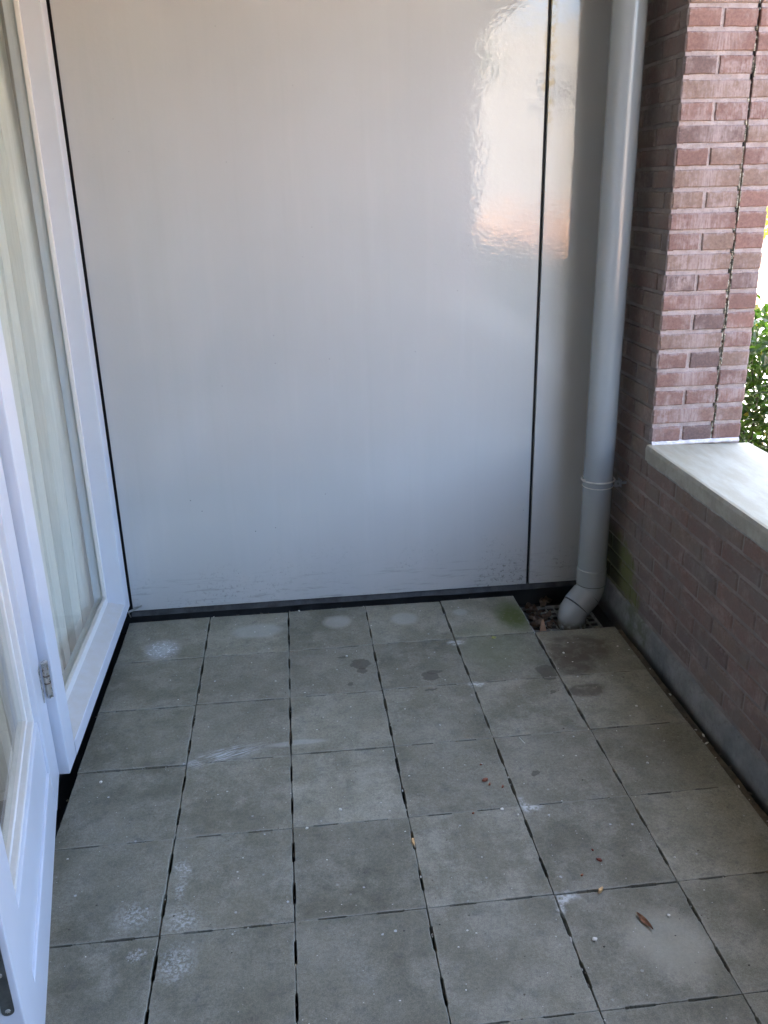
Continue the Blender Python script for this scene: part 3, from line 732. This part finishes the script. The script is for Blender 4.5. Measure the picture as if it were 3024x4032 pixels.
# ================================================================== DRAINPIPE
PXC, PYC, PRD = 1.769, -.122, .0535
pipe = empty('drainpipe', (PXC, PYC, -.06), label='grey plastic drainpipe with elbow in the corner', cat='drainpipe')
def ppart(name, bm, mat, parent=pipe, smooth=True):
    bmesh.ops.translate(bm, vec=-Vector((PXC, PYC, -.06)), verts=bm.verts); return obj(name, bm, mat, parent, smooth)
bm = bmesh.new(); tube(bm, [(PXC, PYC, .150), (PXC, PYC, 2.555)], PRD, 48); ppart('pipe', bm, MAT['pipe'])
bm = bmesh.new()
tube(bm, [(PXC, PYC, .100), (PXC, PYC, .158), (PXC, PYC, .162), (PXC, PYC, .164)], [PRD+.0028, PRD+.0030, PRD+.0024, PRD+.0002], 48); ppart('socket', bm, MAT['pipe'])
# elbow 45 out and back
dv = Vector((-.93, -.37, 0)).normalized(); a45 = R(50)
pts = []; p0 = Vector((PXC, PYC, .099)); Rb = .056; pos = p0.copy()
pts.append(pos.copy()); pos = pos + Vector((0, 0, -.004)); pts.append(pos.copy())
nseg = 7
def adv(pos, a, ds): return pos + dv*math.sin(a)*ds + Vector((0, 0, -1))*math.cos(a)*ds
for k in range(nseg): pos = adv(pos, a45*(k+.5)/nseg, Rb*a45/nseg); pts.append(pos.copy())
i1 = len(pts)-1
pos = adv(pos, a45, .060); pts.append(pos.copy()); i2 = len(pts)-1
for k in range(nseg): pos = adv(pos, a45*(1-(k+.5)/nseg), Rb*a45/nseg); pts.append(pos.copy())
zb = -.058
pts.append(Vector((pos.x, pos.y, min(pos.z-.004, zb))))
bm = bmesh.new(); tube(bm, pts[:i1+1], PRD+.0012, 48); ppart('elbow', bm, MAT['pipe'])
bm = bmesh.new(); tube(bm, pts[i1:i2+1], PRD+.0036, 48); ppart('sleeve', bm, MAT['pipe'])
bm = bmesh.new(); tube(bm, pts[i2:], PRD+.0012, 48); ppart('elbow', bm, MAT['pipe'])
end = pts[-1]
bm = bmesh.new(); tube(bm, [end+Vector((0, 0, .012)), end+Vector((0, 0, .009)), end+Vector((0, 0, -.004)), end+Vector((0, 0, -.008))], [PRD+.001, PRD+.003, PRD+.003, PRD+.001], 48); ppart('collar', bm, MAT['pipe'])
# thin seam rings
bm = bmesh.new(); tube(bm, [(PXC, PYC, .0975), (PXC, PYC, .1005)], PRD+.0022, 48); ppart('seam_ring', bm, MAT['rubber'])
bm = bmesh.new(); q = (pts[i1]-pts[i1-1]).normalized(); tube(bm, [pts[i1]-q*.0016, pts[i1]+q*.0010], PRD+.0030, 48); ppart('seam_ring', bm, MAT['rubber'])
bm = bmesh.new(); q = (pts[i2+1]-pts[i2]).normalized(); tube(bm, [pts[i2]-q*.0006, pts[i2]+q*.0018], PRD+.0030, 48); ppart('seam_ring', bm, MAT['rubber'])
# bracket
BZ = .507
brk = bpy.data.objects.new('bracket', None); link(brk, pipe)
bm = bmesh.new(); tube(bm, [(PXC, PYC, BZ-.010), (PXC, PYC, BZ+.012)], PRD+.0016, 48); ppart('band', bm, MAT['pipe'], brk)
def torus(bm, z, r0, rad, tilt=0.0, seg=48, xs=1.0):
    path = [(PXC + r0*xs*math.cos(2*math.pi*k/seg), PYC + r0*math.sin(2*math.pi*k/seg), z + tilt*math.cos(2*math.pi*k/seg)) for k in range(seg+1)]
    tube(bm, path, rad, 8, cap=False)
bm = bmesh.new(); torus(bm, BZ+.013, PRD+.003, .0030, xs=1.06); torus(bm, BZ-.011, PRD+.0012, .0018); ppart('rim', bm, MAT['white_clip'], brk)
bm = bmesh.new(); tube(bm, [(PXC-PRD-.003, PYC-.022, BZ+.016), (PXC-PRD-.012, PYC-.026, BZ+.019)], [.0035, .0045], 12); ppart('knob', bm, MAT['white_clip'], brk)
bm = bmesh.new(); box(bm, PXC+PRD-.002, PYC-.034, BZ-.010, PXC+PRD+.020, PYC-.030, BZ+.014, .0008); box(bm, PXC+PRD+.0205, PYC-.038, BZ-.012, PXC+PRD+.0235, PYC-.004, BZ+.016, .0008)
box(bm, PXC+PRD+.024, PYC-.030, BZ-.003, XW-.001, PYC-.018, BZ+.006, .0008); ppart('clamp', bm, MAT['pipe'], brk, False)
bm = bmesh.new(); tube(bm, [(PXC+PRD+.010, PYC-.034, BZ+.002), (PXC+PRD+.010, PYC-.0375, BZ+.002)], .0042, 14); ppart('screw', bm, MAT['lock'], brk)

# ================================================================== DRAIN GRATE + debris in the corner
GZ = -.066
gr = empty('drain_grate', (1.668, -.10, GZ), label='metal drain grate set low in the missing tile corner', cat='drain grate')
bm = bmesh.new(); gx0, gx1, gy0, gy1 = -.132, .132, -.215, .118
k = 0; pt = .0345
x = gx0
while x <= gx1+.001: box(bm, x-.0013, gy0, -.022, x+.0013, gy1, 0); x += (gx1-gx0)/8
obj('bearing_bars', bm, MAT['galv'], gr)
bm = bmesh.new(); y = gy0
while y <= gy1+.001: box(bm, gx0, y-.0012, -.016, gx1, y+.0012, -.0012); y += (gy1-gy0)/9
obj('cross_bars', bm, MAT['galv'], gr)
bm = bmesh.new()
for q in ((gx0-.006, gy0-.006, gx0-.0016, gy1+.006), (gx1+.0016, gy0-.006, gx1+.006, gy1+.006), (gx0-.0014, gy0-.006, gx1+.0014, gy0-.0016), (gx0-.0014, gy1+.0016, gx1+.0014, gy1+.006)): box(bm, q[0], q[1], -.024, q[2], q[3], .0016)
obj('edge_frame', bm, MAT['galv'], gr)
bpart_dark = None

def leaf_mesh(L, W, curl, rng, crumple=.0, n=7, m=5):
    bm = bmesh.new(); g = []
    sd = rng.random()*50
    for i in range(n+1):
        t = i/n; wv = W*math.sin(math.pi*min(1, t*1.02))**.75*(1-.35*t); row = []
        for j in range(m+1):
            s = j/m*2-1
            v = Vector(((t-.5)*L, s*wv/2, curl*(abs(s)**1.6)*W*.5 + curl*L*.3*(t-.5)**2))
            if crumple: v += Vector((mnoise.noise(v*60+Vector((sd, 0, 0))), mnoise.noise(v*60+Vector((0, sd, 0))), mnoise.noise(v*60+Vector((0, 0, sd)))))*crumple
            row.append(bm.verts.new(v))
        g.append(row)
    for i in range(n):
        for j in range(m): bm.faces.new((g[i][j], g[i+1][j], g[i+1][j+1], g[i][j+1]))
    r = bmesh.ops.solidify(bm, geom=list(bm.faces), thickness=.0006)
    return bm
def settle(o, clearance=0.0):
    bpy.context.view_layer.update()
    zs = [(o.matrix_world @ v.co).z for v in o.data.vertices]; return min(zs)
dry = plain('dry_leaf', (.21, .155, .12), .8, .45, 70, bump=.5)
dryp = plain('dry_leaf_pale', (.27, .21, .17), .8, .4, 70, bump=.5)
rng = random.Random(21)
spots = [(1.558, .005, 30), (1.575, -.015, 80), (1.560, -.042, 120), (1.585, -.050, 10), (1.556, -.075, 60), (1.582, -.085, 150), (1.607, -.095, 20), (1.566, -.108, 95), (1.592, -.118, 40), (1.560, -.140, 170), (1.604, -.142, 60), (1.630, -.135, 110), (1.640, .040, 20), (1.620, .028, 70)]
wher = ['by the panel', 'second from the panel', 'left of the pile', 'upper middle of the pile', 'at the tile edge', 'middle of the pile', 'against the elbow foot', 'lower left of the pile', 'lower middle of the pile', 'nearest the tile corner', 'below the elbow', 'right end of the pile', 'behind the elbow', 'behind the elbow to the left']
for (x, y, a), wr in zip(spots, wher):
    bm = leaf_mesh(rng.uniform(.036, .055), rng.uniform(.026, .038), rng.uniform(.5, 1.1), rng, .010)
    o = obj('dry_leaf', bm, dry if rng.random() < .6 else dryp, smooth=True, label='crumpled brown leaf on the drain grate, ' + wr, cat='leaf', group='dry leaves on the drain grate')
    o.rotation_euler = (rng.uniform(-.6, .6), rng.uniform(-.6, .6), R(a)); o.location = (x, y, 0)
    o.location.z = GZ + .001 - settle(o)
# terracotta shard leaning in the corner
bm = bmesh.new(); pts = [(-.014, 0), (.015, 0), (.006, .030), (.001, .046), (-.004, .047), (-.010, .024)]
a = [bm.verts.new((p, 0, q)) for p, q in pts]; b = [bm.verts.new((p*.9, .007, q*.97)) for p, q in pts]
bm.faces.new(a); bm.faces.new(b[::-1])
for k in range(6): bm.faces.new((a[k], b[k], b[(k+1) % 6], a[(k+1) % 6]))
bmesh.ops.recalc_face_normals(bm, faces=bm.faces); bmesh.ops.bevel(bm, geom=list(bm.edges), offset=.0012, segments=2, affect='EDGES')
o = obj('terracotta_shard', bm, plain('terracotta', (.55, .36, .24), .85, .2, 50, bump=.4), label='pointed tan terracotta shard standing on the drain grate', cat='shard')
o.rotation_euler = (R(-14), R(4), R(8)); o.location = (1.569, -.185, 0); o.location.z = GZ + .001 - settle(o)

# ================================================================== LITTER on the tiles
def rock(name, r, mat, loc, label, cat, flat=.6, group=None, sx=1.0):
    bm = bmesh.new(); bmesh.ops.create_icosphere(bm, subdivisions=2, radius=r)
    sd = Vector((loc[0]*91, loc[1]*77, 3))
    for v in bm.verts: v.co *= 1+.45*mnoise.noise(v.co*(1.2/r)+sd); v.co.z *= flat; v.co.x *= sx
    o = obj(name, bm, mat, label=label, cat=cat, group=group); o.rotation_euler = (0, 0, loc[0]*17)
    o.location = (loc[0], loc[1], 0); o.location.z = .0006 - settle(o); return o
def chip(name, L, W, T, mat, loc, rz, label, cat, group=None):
    bm = bmesh.new(); k = random.Random(int(abs(loc[0]*1000)+abs(loc[1]*500)))
    n = 6; base = [(math.cos(2*math.pi*i/n)*L/2*k.uniform(.7, 1.15), math.sin(2*math.pi*i/n)*W/2*k.uniform(.7, 1.15)) for i in range(n)]
    a = [bm.verts.new((p, q, 0)) for p, q in base]; b = [bm.verts.new((p*.88, q*.88, T*k.uniform(.6, 1.2))) for p, q in base]
    bm.faces.new(a[::-1]); bm.faces.new(b)
    for i in range(n): bm.faces.new((a[i], a[(i+1) % n], b[(i+1) % n], b[i]))
    o = obj(name, bm, mat, label=label, cat=cat, group=group); o.location = (loc[0], loc[1], .0007); o.rotation_euler = (0, 0, R(rz)); return o
redm = plain('brick_chip_red', (.26, .085, .045), .85, .25, 90); orm = plain('wood_chip_tan', (.55, .36, .17), .8, .2, 90)
stm = plain('pale_stone', (.62, .60, .54), .8, .15, 90)
G = 'red brick chips on the tiles'
chip('brick_chip', .019, .013, .005, redm, (1.133, -1.109), 20, 'largest red brick chip, on the tile right of centre', 'brick chip', G)
chip('brick_chip', .010, .007, .004, redm, (1.141, -1.129), 60, 'small brick chip just below the largest red chip', 'brick chip', G)
chip('brick_chip', .011, .006, .004, redm, (1.174, -1.144), 50, 'narrow red chip to the right of the largest brick chip', 'brick chip', G)
chip('brick_chip', .009, .006, .003, redm, (1.072, -1.238), 10, 'red chip lying in the tile joint', 'brick chip', G)
chip('brick_chip', .008, .005, .003, redm, (1.136, -1.04), 10, 'tiny red chip farthest from the viewer', 'brick chip', G)
dkr = plain('brick_chip_dark', (.17, .04, .022), .8, .25, 90)
chip('brick_chip', .016, .009, .004, dkr, (1.340, -1.445), -40, 'dark red chip beside a smaller one, near the white stained joint', 'brick chip', G)
chip('brick_chip', .008, .005, .003, dkr, (1.336, -1.411), -50, 'small dark red chip above the larger dark red one', 'brick chip', G)
chip('brick_chip', .010, .006, .003, redm, (1.283, -1.488), 40, 'dull red chip just above the wood chip', 'brick chip', G)
chip('wood_chip', .026, .010, .006, orm, (1.311, -1.540), 48, 'tan wood chip lying across a tile joint', 'wood chip')
chip('wood_chip', .026, .009, .005, orm, (.9005, -1.322), 92, 'orange tan wood chip stuck in the dark tile joint', 'wood chip')
GS = 'pale stone crumbs on the tiles'
for nm, xy, r, lb in (('a', (.727, -1.176), .0055, 'round pale stone in the middle of a centre tile'), ('b', (1.249, -1.675), .0065, 'white crumb left of the brown leaf'),
    ('c', (1.187, -1.26), .0035, 'white crumb beside the white stained joint'), ('d', (.802, -.374), .005, 'white crumb on the second tile row'),
    ('e', (.068, -.968), .0055, 'cream crumb near the open door'), ('f', (.637, -1.236), .005, 'cream crumb lying on a cross joint'),
    ('g', (1.557, -.467), .0055, 'bright white crumb on the brown stained tile'), ('h', (1.76, -.449), .004, 'white crumb near the gutter edge'),
    ('i', (1.682, -.821), .0055, 'white crumb on the third tile along the wall'), ('j', (1.15, -1.235), .006, 'grey crumb at the joint near the red chip'),
    ('k', (1.435, -1.632), .0045, 'white crumb right of the brown leaf'), ('l', (1.603, -1.101), .005, 'yellowish crumb on the fourth tile along the wall')):
    rock('stone_crumb', r*.78, stm, xy, lb, 'stone', group=GS)
# small scattered grit (uncountable)
dirtm = plain('joint_dirt', (.10, .085, .065), .9, .4, 90)
bm = bmesh.new(); gg = random.Random(99)
for _ in range(260):
    x, y = gg.uniform(.02, 1.79), gg.uniform(-2.2, -.02)
    if x > 1.49 and y > -.32: continue
    r = gg.uniform(.0008, .0022); mi = 0 if gg.random() < .6 else 1
    res = bmesh.ops.create_icosphere(bm, subdivisions=1, radius=r, matrix=Matrix.Translation((x, y, r*.5)) @ Matrix.Diagonal((gg.uniform(.8, 1.8), 1, .6, 1)))
    for f in {f for v in res['verts'] for f in v.link_faces}: f.material_index = mi
for _ in range(420):
    if gg.random() < .75: x = XC[gg.randint(1, 5)] + gg.uniform(-.002, .002); y = gg.uniform(-2.4, -.02)
    else: x = gg.uniform(0, 1.79); y = .008 - RY*gg.randint(1, 7) + gg.uniform(-.001, .001)
    if x > 1.47 and y > -.32: continue
    r = gg.uniform(.0015, .0035); mi = 1 if gg.random() < .8 else 0
    res = bmesh.ops.create_icosphere(bm, subdivisions=1, radius=r, matrix=Matrix.Translation((x, y, -.004-r*gg.uniform(0, 1.5))) @ Matrix.Diagonal((.7, gg.uniform(1, 2.5), .7, 1)))
    for f in {f for v in res['verts'] for f in v.link_faces}: f.material_index = mi
for _ in range(330):
    q = gg.random()
    if q < .4: x, y = gg.uniform(1.808, 1.855), gg.uniform(-2.2, -.30); z = -.012 if x < 1.832 else -.05
    elif q < .7: x, y = gg.uniform(.0, 1.5), gg.uniform(.004, .03); z = -.003 - (.03 if y > .014 else 0)
    elif q < .8: x, y = gg.uniform(1.54, 1.80), gg.uniform(-.26, .02); z = -.066
    else: x, y = gg.uniform(-.06, .004), gg.uniform(-2.0, 0); z = -.004 if x > -.004 else -.072
    r = gg.uniform(.0012, .0038); mi = 1 if gg.random() < .82 else 0
    res = bmesh.ops.create_icosphere(bm, subdivisions=1, radius=r, matrix=Matrix.Translation((x, y, z+r*.4)) @ Matrix.Rotation(gg.uniform(0, 3), 4, 'Z') @ Matrix.Diagonal((gg.uniform(.8, 3.0), 1, .6, 1)))
    for f in {f for v in res['verts'] for f in v.link_faces}: f.material_index = mi
obj('grit', bm, [stm, dirtm], kind='stuff', label='fine pale and brown grit scattered over the tiles', cat='grit')
bm = leaf_mesh(.054, .015, .45, rng, .001, 10, 4)
o = obj('brown_leaf', bm, plain('russet_leaf', (.30, .15, .08), .6, .3, 80, bump=.4), smooth=True, label='long curled russet leaf on the front tile', cat='leaf'); o.rotation_euler = (R(10), 0, R(-70)); o.location = (1.376, -1.642, 0); o.location.z = .001 - settle(o)
bm = leaf_mesh(.020, .017, .5, rng, .002)
o = obj('yellow_leaf', bm, plain('yellow_leaf', (.50, .50, .17), .6, .2, 80), smooth=True, label='small yellow green leaf near the mossy tile', cat='leaf'); o.rotation_euler = (.2, .1, .4); o.location = (1.342, -.324, 0); o.location.z = .001 - settle(o)
bm = bmesh.new(); tube(bm, [(1.277, -.930, .002), (1.280, -.946, .0025), (1.286, -.960, .002)], .0009, 6)
obj('straw', bm, stm, label='thin pale straw on a tile near the joint', cat='straw')

# ================================================================== OUTDOORS
def leafy(bm, ly, rng, c, size, nrm_bias=None):
    L = size*rng.uniform(.7, 1.25); W = L*rng.uniform(.40, .58)
    q = Matrix.Rotation(rng.uniform(0, 6.28), 3, 'Z') @ Matrix.Rotation(rng.gauss(.35, .5), 3, 'Y') @ Matrix.Rotation(rng.gauss(0, .6), 3, 'X')
    fold = rng.uniform(.1, .35)*W
    P = [(-L/2, 0, 0), (-L*.15, -W/2, fold), (L*.22, -W*.42, fold*.8), (L/2, 0, -L*.10), (L*.22, W*.42, fold*.8), (-L*.15, W/2, fold), (0, 0, 0)]
    v = [bm.verts.new(c + q @ Vector(p)) for p in P]; col = (rng.random(), rng.random(), rng.random(), 1)
    for f in ((0, 1, 6), (1, 2, 6), (2, 3, 6), (3, 4, 6), (4, 5, 6), (5, 0, 6)):
        fc = bm.faces.new([v[i] for i in f])
        for l in fc.loops: l[ly] = col
hl = mat_leaf('hedge_leaf', (.028, .060, .014), (.085, .15, .032), .42)
bark = plain('bark', (.055, .045, .033), .9, .3, 30, bump=.6)
def hedge(name, x0, x1, y0, y1, z0, z1, n, size, mat, label, stems=True, low=.0, dens=None):
    h = empty(name, ((x0+x1)/2, (y0+y1)/2, z0), label=label, cat='hedge'); org = Vector(h.location); rg = random.Random(n)
    bm = bmesh.new(); ly = bm.loops.layers.color.new('leaf'); c = 0
    while c < n:
        y = rg.uniform(y0, y1)
        if dens and rg.random() > dens(y): continue
        z = z0 + (z1-z0)*rg.random()**.72; tt = (z-z0)/(z1-z0)
        if tt < .38 and rg.random() < low: continue
        bul = mnoise.noise(Vector((y*1.7, z*2.3, 4)))*.10
        x = rg.uniform(x0-bul-.02, x1+bul)
        if abs((x-(x0+x1)/2)/((x1-x0)/2)) < .35 and rg.random() < .5: continue
        zz = z + mnoise.noise(Vector((x*4, y*4, 1)))*.06*tt
        leafy(bm, ly, rg, Vector((x, y, zz)) - org, size); c += 1
    obj('foliage', bm, mat, h)
    if stems:
        bm = bmesh.new(); y = y0
        while y < y1:
            x = (x0+x1)/2 + rg.uniform(-.08, .08); top = z0+(z1-z0)*.75
            p = [Vector((x, y, z0)) - org]
            for s in range(1, 6): p.append(Vector((x+rg.gauss(0, .03), y+rg.gauss(0, .03), z0+(top-z0)*s/5)) - org)
            tube(bm, p, [.014-.002*s for s in range(6)], 7)
            for b in range(5):
                a = p[rg.randint(1, 4)]; d = Vector((rg.uniform(-.25, .25), rg.uniform(-.2, .2), rg.uniform(.1, .3)))
                tube(bm, [a, a+d*.5+Vector((0, 0, -.02)), a+d], [.006, .0045, .002], 5)
            y += rg.uniform(.16, .30)
        obj('stems', bm, bark, h)
    return h
hedge('garden_hedge', 2.98, 3.38, -13.0, 3.2, -.36, .88, 27000, .062, hl, 'leafy green hedge just outside the brick opening', low=.62, dens=lambda y: 1.0 if y > .2 else .6)
yl = mat_leaf('yellow_leaf_far', (.16, .19, .02), (.34, .34, .03), .55)
hedge('street_hedge', 14.2, 15.4, 12, 34, -.36, 1.35, 4200, .22, yl, 'sunlit yellow green hedge across the street', stems=False)

# orange brick garden wall and houses across the street / down the street
om = mat_clinker('orange_brick', (.50, .24, .12), (.42, .19, .09), .22, .065)
def house_brick(name, c1, c2):
    t = NT(name); p = t.geo.outputs['Position']; x = t.sep(p); cb = t.n.new('ShaderNodeCombineXYZ')
    t.L(t.math('ADD', x[0], x[1]), cb.inputs[0]); t.L(x[2], cb.inputs[1])
    n = t.n.new('ShaderNodeTexBrick'); t.L(cb.outputs[0], n.inputs['Vector']); n.inputs['Scale'].default_value = 1
    n.inputs['Brick Width'].default_value = .22; n.inputs['Row Height'].default_value = .0625; n.inputs['Mortar Size'].default_value = .008
    n.inputs['Color1'].default_value = c1+(1,); n.inputs['Color2'].default_value = c2+(1,); n.inputs['Mortar'].default_value = (.4, .37, .33, 1)
    t.set(Base_Color=n.outputs[0], Roughness=.9); return t.m
hb = [house_brick('house_brick_orange', (.55, .36, .22), (.48, .30, .18)), house_brick('house_brick_red', (.46, .26, .18), (.40, .22, .15)), plain('house_render', (.74, .66, .54), .85, .05, 2)]
roofm = plain('roof_tiles', (.060, .045, .042), .8, .25, 6); pglass = plain('house_glass', (.03, .04, .05), .06, .2, 2); fwh = plain('house_frame', (.75, .75, .73), .5, .03, 3); doorm = plain('house_door', (.05, .12, .08), .4, .1, 4)
def house(x0, x1, y0, y1, h, mat, label, front='-x'):
    o = empty('row_house', ((x0+x1)/2, (y0+y1)/2, -.36), label=label, cat='house', group='houses across the street'); org = Vector(o.location)
    def part(nm, bm, m, par=o): bmesh.ops.translate(bm, vec=-org, verts=bm.verts); return obj(nm, bm, m, par)
    bm = bmesh.new(); box(bm, x0, y0, -.36, x1, y1, h); part('wall', bm, mat)
    bm = bmesh.new(); xm = (x0+x1)/2; rh = 2.2
    A = [(x0-.3, h+.001), (x1+.3, h+.001), (xm, h+rh)]
    a = [bm.verts.new((p, y0+.001, q)) for p, q in A]; b = [bm.verts.new((p, y1-.001, q)) for p, q in A]
    bm.faces.new(a); bm.faces.new(b[::-1])
    for k in range(3): bm.faces.new((a[k], b[k], b[(k+1) % 3], a[(k+1) % 3]))
    bmesh.ops.recalc_face_normals(bm, faces=bm.faces); rf = part('roof', bm, roofm)
    bm = bmesh.new(); box(bm, xm-.3, y0+.6, h+1.6, xm+.3, y0+1.3, h+rh+.9); part('chimney', bm, mat, rf)
    ws = []
    for fl in (0,):
        zz = .55 + fl*2.75
        for q in (0, 1):
            if fl == 0 and q == 0: continue
            yc = y0 + (y1-y0)*(.27+.46*q)
            bm = bmesh.new()
            for (aa, bb, cc, dd) in ((yc-.85, zz, yc-.78, zz+1.4), (yc+.78, zz, yc+.85, zz+1.4), (yc-.779, zz, yc+.779, zz+.08), (yc-.779, zz+1.32, yc+.779, zz+1.4), (yc-.03, zz+.081, yc+.03, zz+1.319)):
                box(bm, x0-.03, aa, bb, x0+.02, cc, dd)
            f = part('window', bm, fwh)
            bm = bmesh.new(); box(bm, x0-.012, yc-.778, zz+.081, x0+.01, yc-.031, zz+1.319); box(bm, x0-.012, yc+.031, zz+.081, x0+.01, yc+.778, zz+1.319); part('pane', bm, pglass, f)
    yc = y0 + (y1-y0)*.27
    bm = bmesh.new(); box(bm, x0-.04, yc-.5, -.33, x0+.02, yc+.5, 2.0); part('door', bm, doorm)
    return o
specs = [(-30, -24.2, 0, 'orange brick row house farthest to the near end of the street'), (-24, -18.2, 2, 'white rendered row house left of the twin orange ones'), (-18, -12.2, 0, 'orange brick row house next to the white one'),
         (-12, -6.2, 1, 'dark red brick row house opposite the loggia'), (-6, -.2, 0, 'orange brick row house right of the dark red one'), (0, 5.8, 2, 'white rendered row house in the middle of the street'), (6, 11.8, 1, 'dark red brick row house near the street hedge'),
         (36, 42, 0, 'orange brick row house beyond the street hedge')]
for y0, y1, m, lb in specs: house(17.5, 25.5, y0, y1, 3.2, hb[m], lb)
bm = bmesh.new(); box(bm, 2.6, -17.3, -.36, 9.6, -17.0, 1.0, .01); gw = obj('garden_wall', bm, house_brick('garden_wall_brick', (.60, .29, .12), (.48, .21, .08)), label='low sunlit orange brick garden wall down the street side', cat='wall')
bm = bmesh.new(); box(bm, 2.55, -17.34, 1.002, 9.65, -16.96, 1.07, .01); obj('coping', bm, fwh, gw)
# white gable building closing the view down the street
bm = bmesh.new(); box(bm, 1.0, -34, -.36, 14, -27, 6.4); wb = obj('white_block', bm, plain('grey_render', (.30, .29, .27), .85, .06, 2), label='pale rendered building closing the side street', cat='building')
def wpane(x, z):
    bm = bmesh.new(); box(bm, x, -27.02, z, x+1.2, -26.985, z+1.4); f = obj('window', bm, fwh, wb)
    bm = bmesh.new(); box(bm, x+.1, -26.984, z+.1, x+1.1, -26.97, z+1.3); obj('pane', bm, pglass, f)
for x in (3, 6, 9): wpane(x, 3.6)
# tree
def tree(x, y, h, cr, n, label, seed):
    o = empty('street_tree', (x, y, -.36), label=label, cat='tree', group='street trees'); rg = random.Random(seed)
    bm = bmesh.new(); tube(bm, [(0, 0, 0), (.03, .02, h*.3), (-.02, .03, h*.55), (.02, 0, h*.8)], [.13, .11, .08, .04], 10)
    cl = []
    for k in range(9):
        a = rg.uniform(0, 6.28); z = h*rg.uniform(.4, .6); e_ = Vector((math.cos(a)*cr*.75, math.sin(a)*cr*.75, z+h*rg.uniform(.08, .3))); cl.append(e_)
        tube(bm, [(0, 0, z), e_*.5+Vector((0, 0, z*.5)), e_], [.05, .03, .01], 6)
    obj('trunk', bm, bark, o)
    bm = bmesh.new(); ly = bm.loops.layers.color.new('leaf')
    for k in range(14): cl.append(Vector((rg.gauss(0, cr*.4), rg.gauss(0, cr*.4), h*rg.uniform(.55, .98))))
    for _ in range(n):
        c = cl[rg.randrange(len(cl))]; d = Vector((rg.gauss(0, 1), rg.gauss(0, 1), rg.gauss(0, .7)))*cr*.26
        leafy(bm, ly, rg, c+d, .15)
    obj('crown', bm, hl if seed % 2 else tl_, o)
tl_ = mat_leaf('tree_leaf', (.05, .085, .018), (.12, .16, .03), .4)
tree(4.0, -14.0, 6.0, .55, 1800, 'slim green street tree in front of the orange garden wall', 2)
tree(14.3, -2.0, 6.5, 1.6, 3000, 'round street tree in front of the houses opposite', 4)
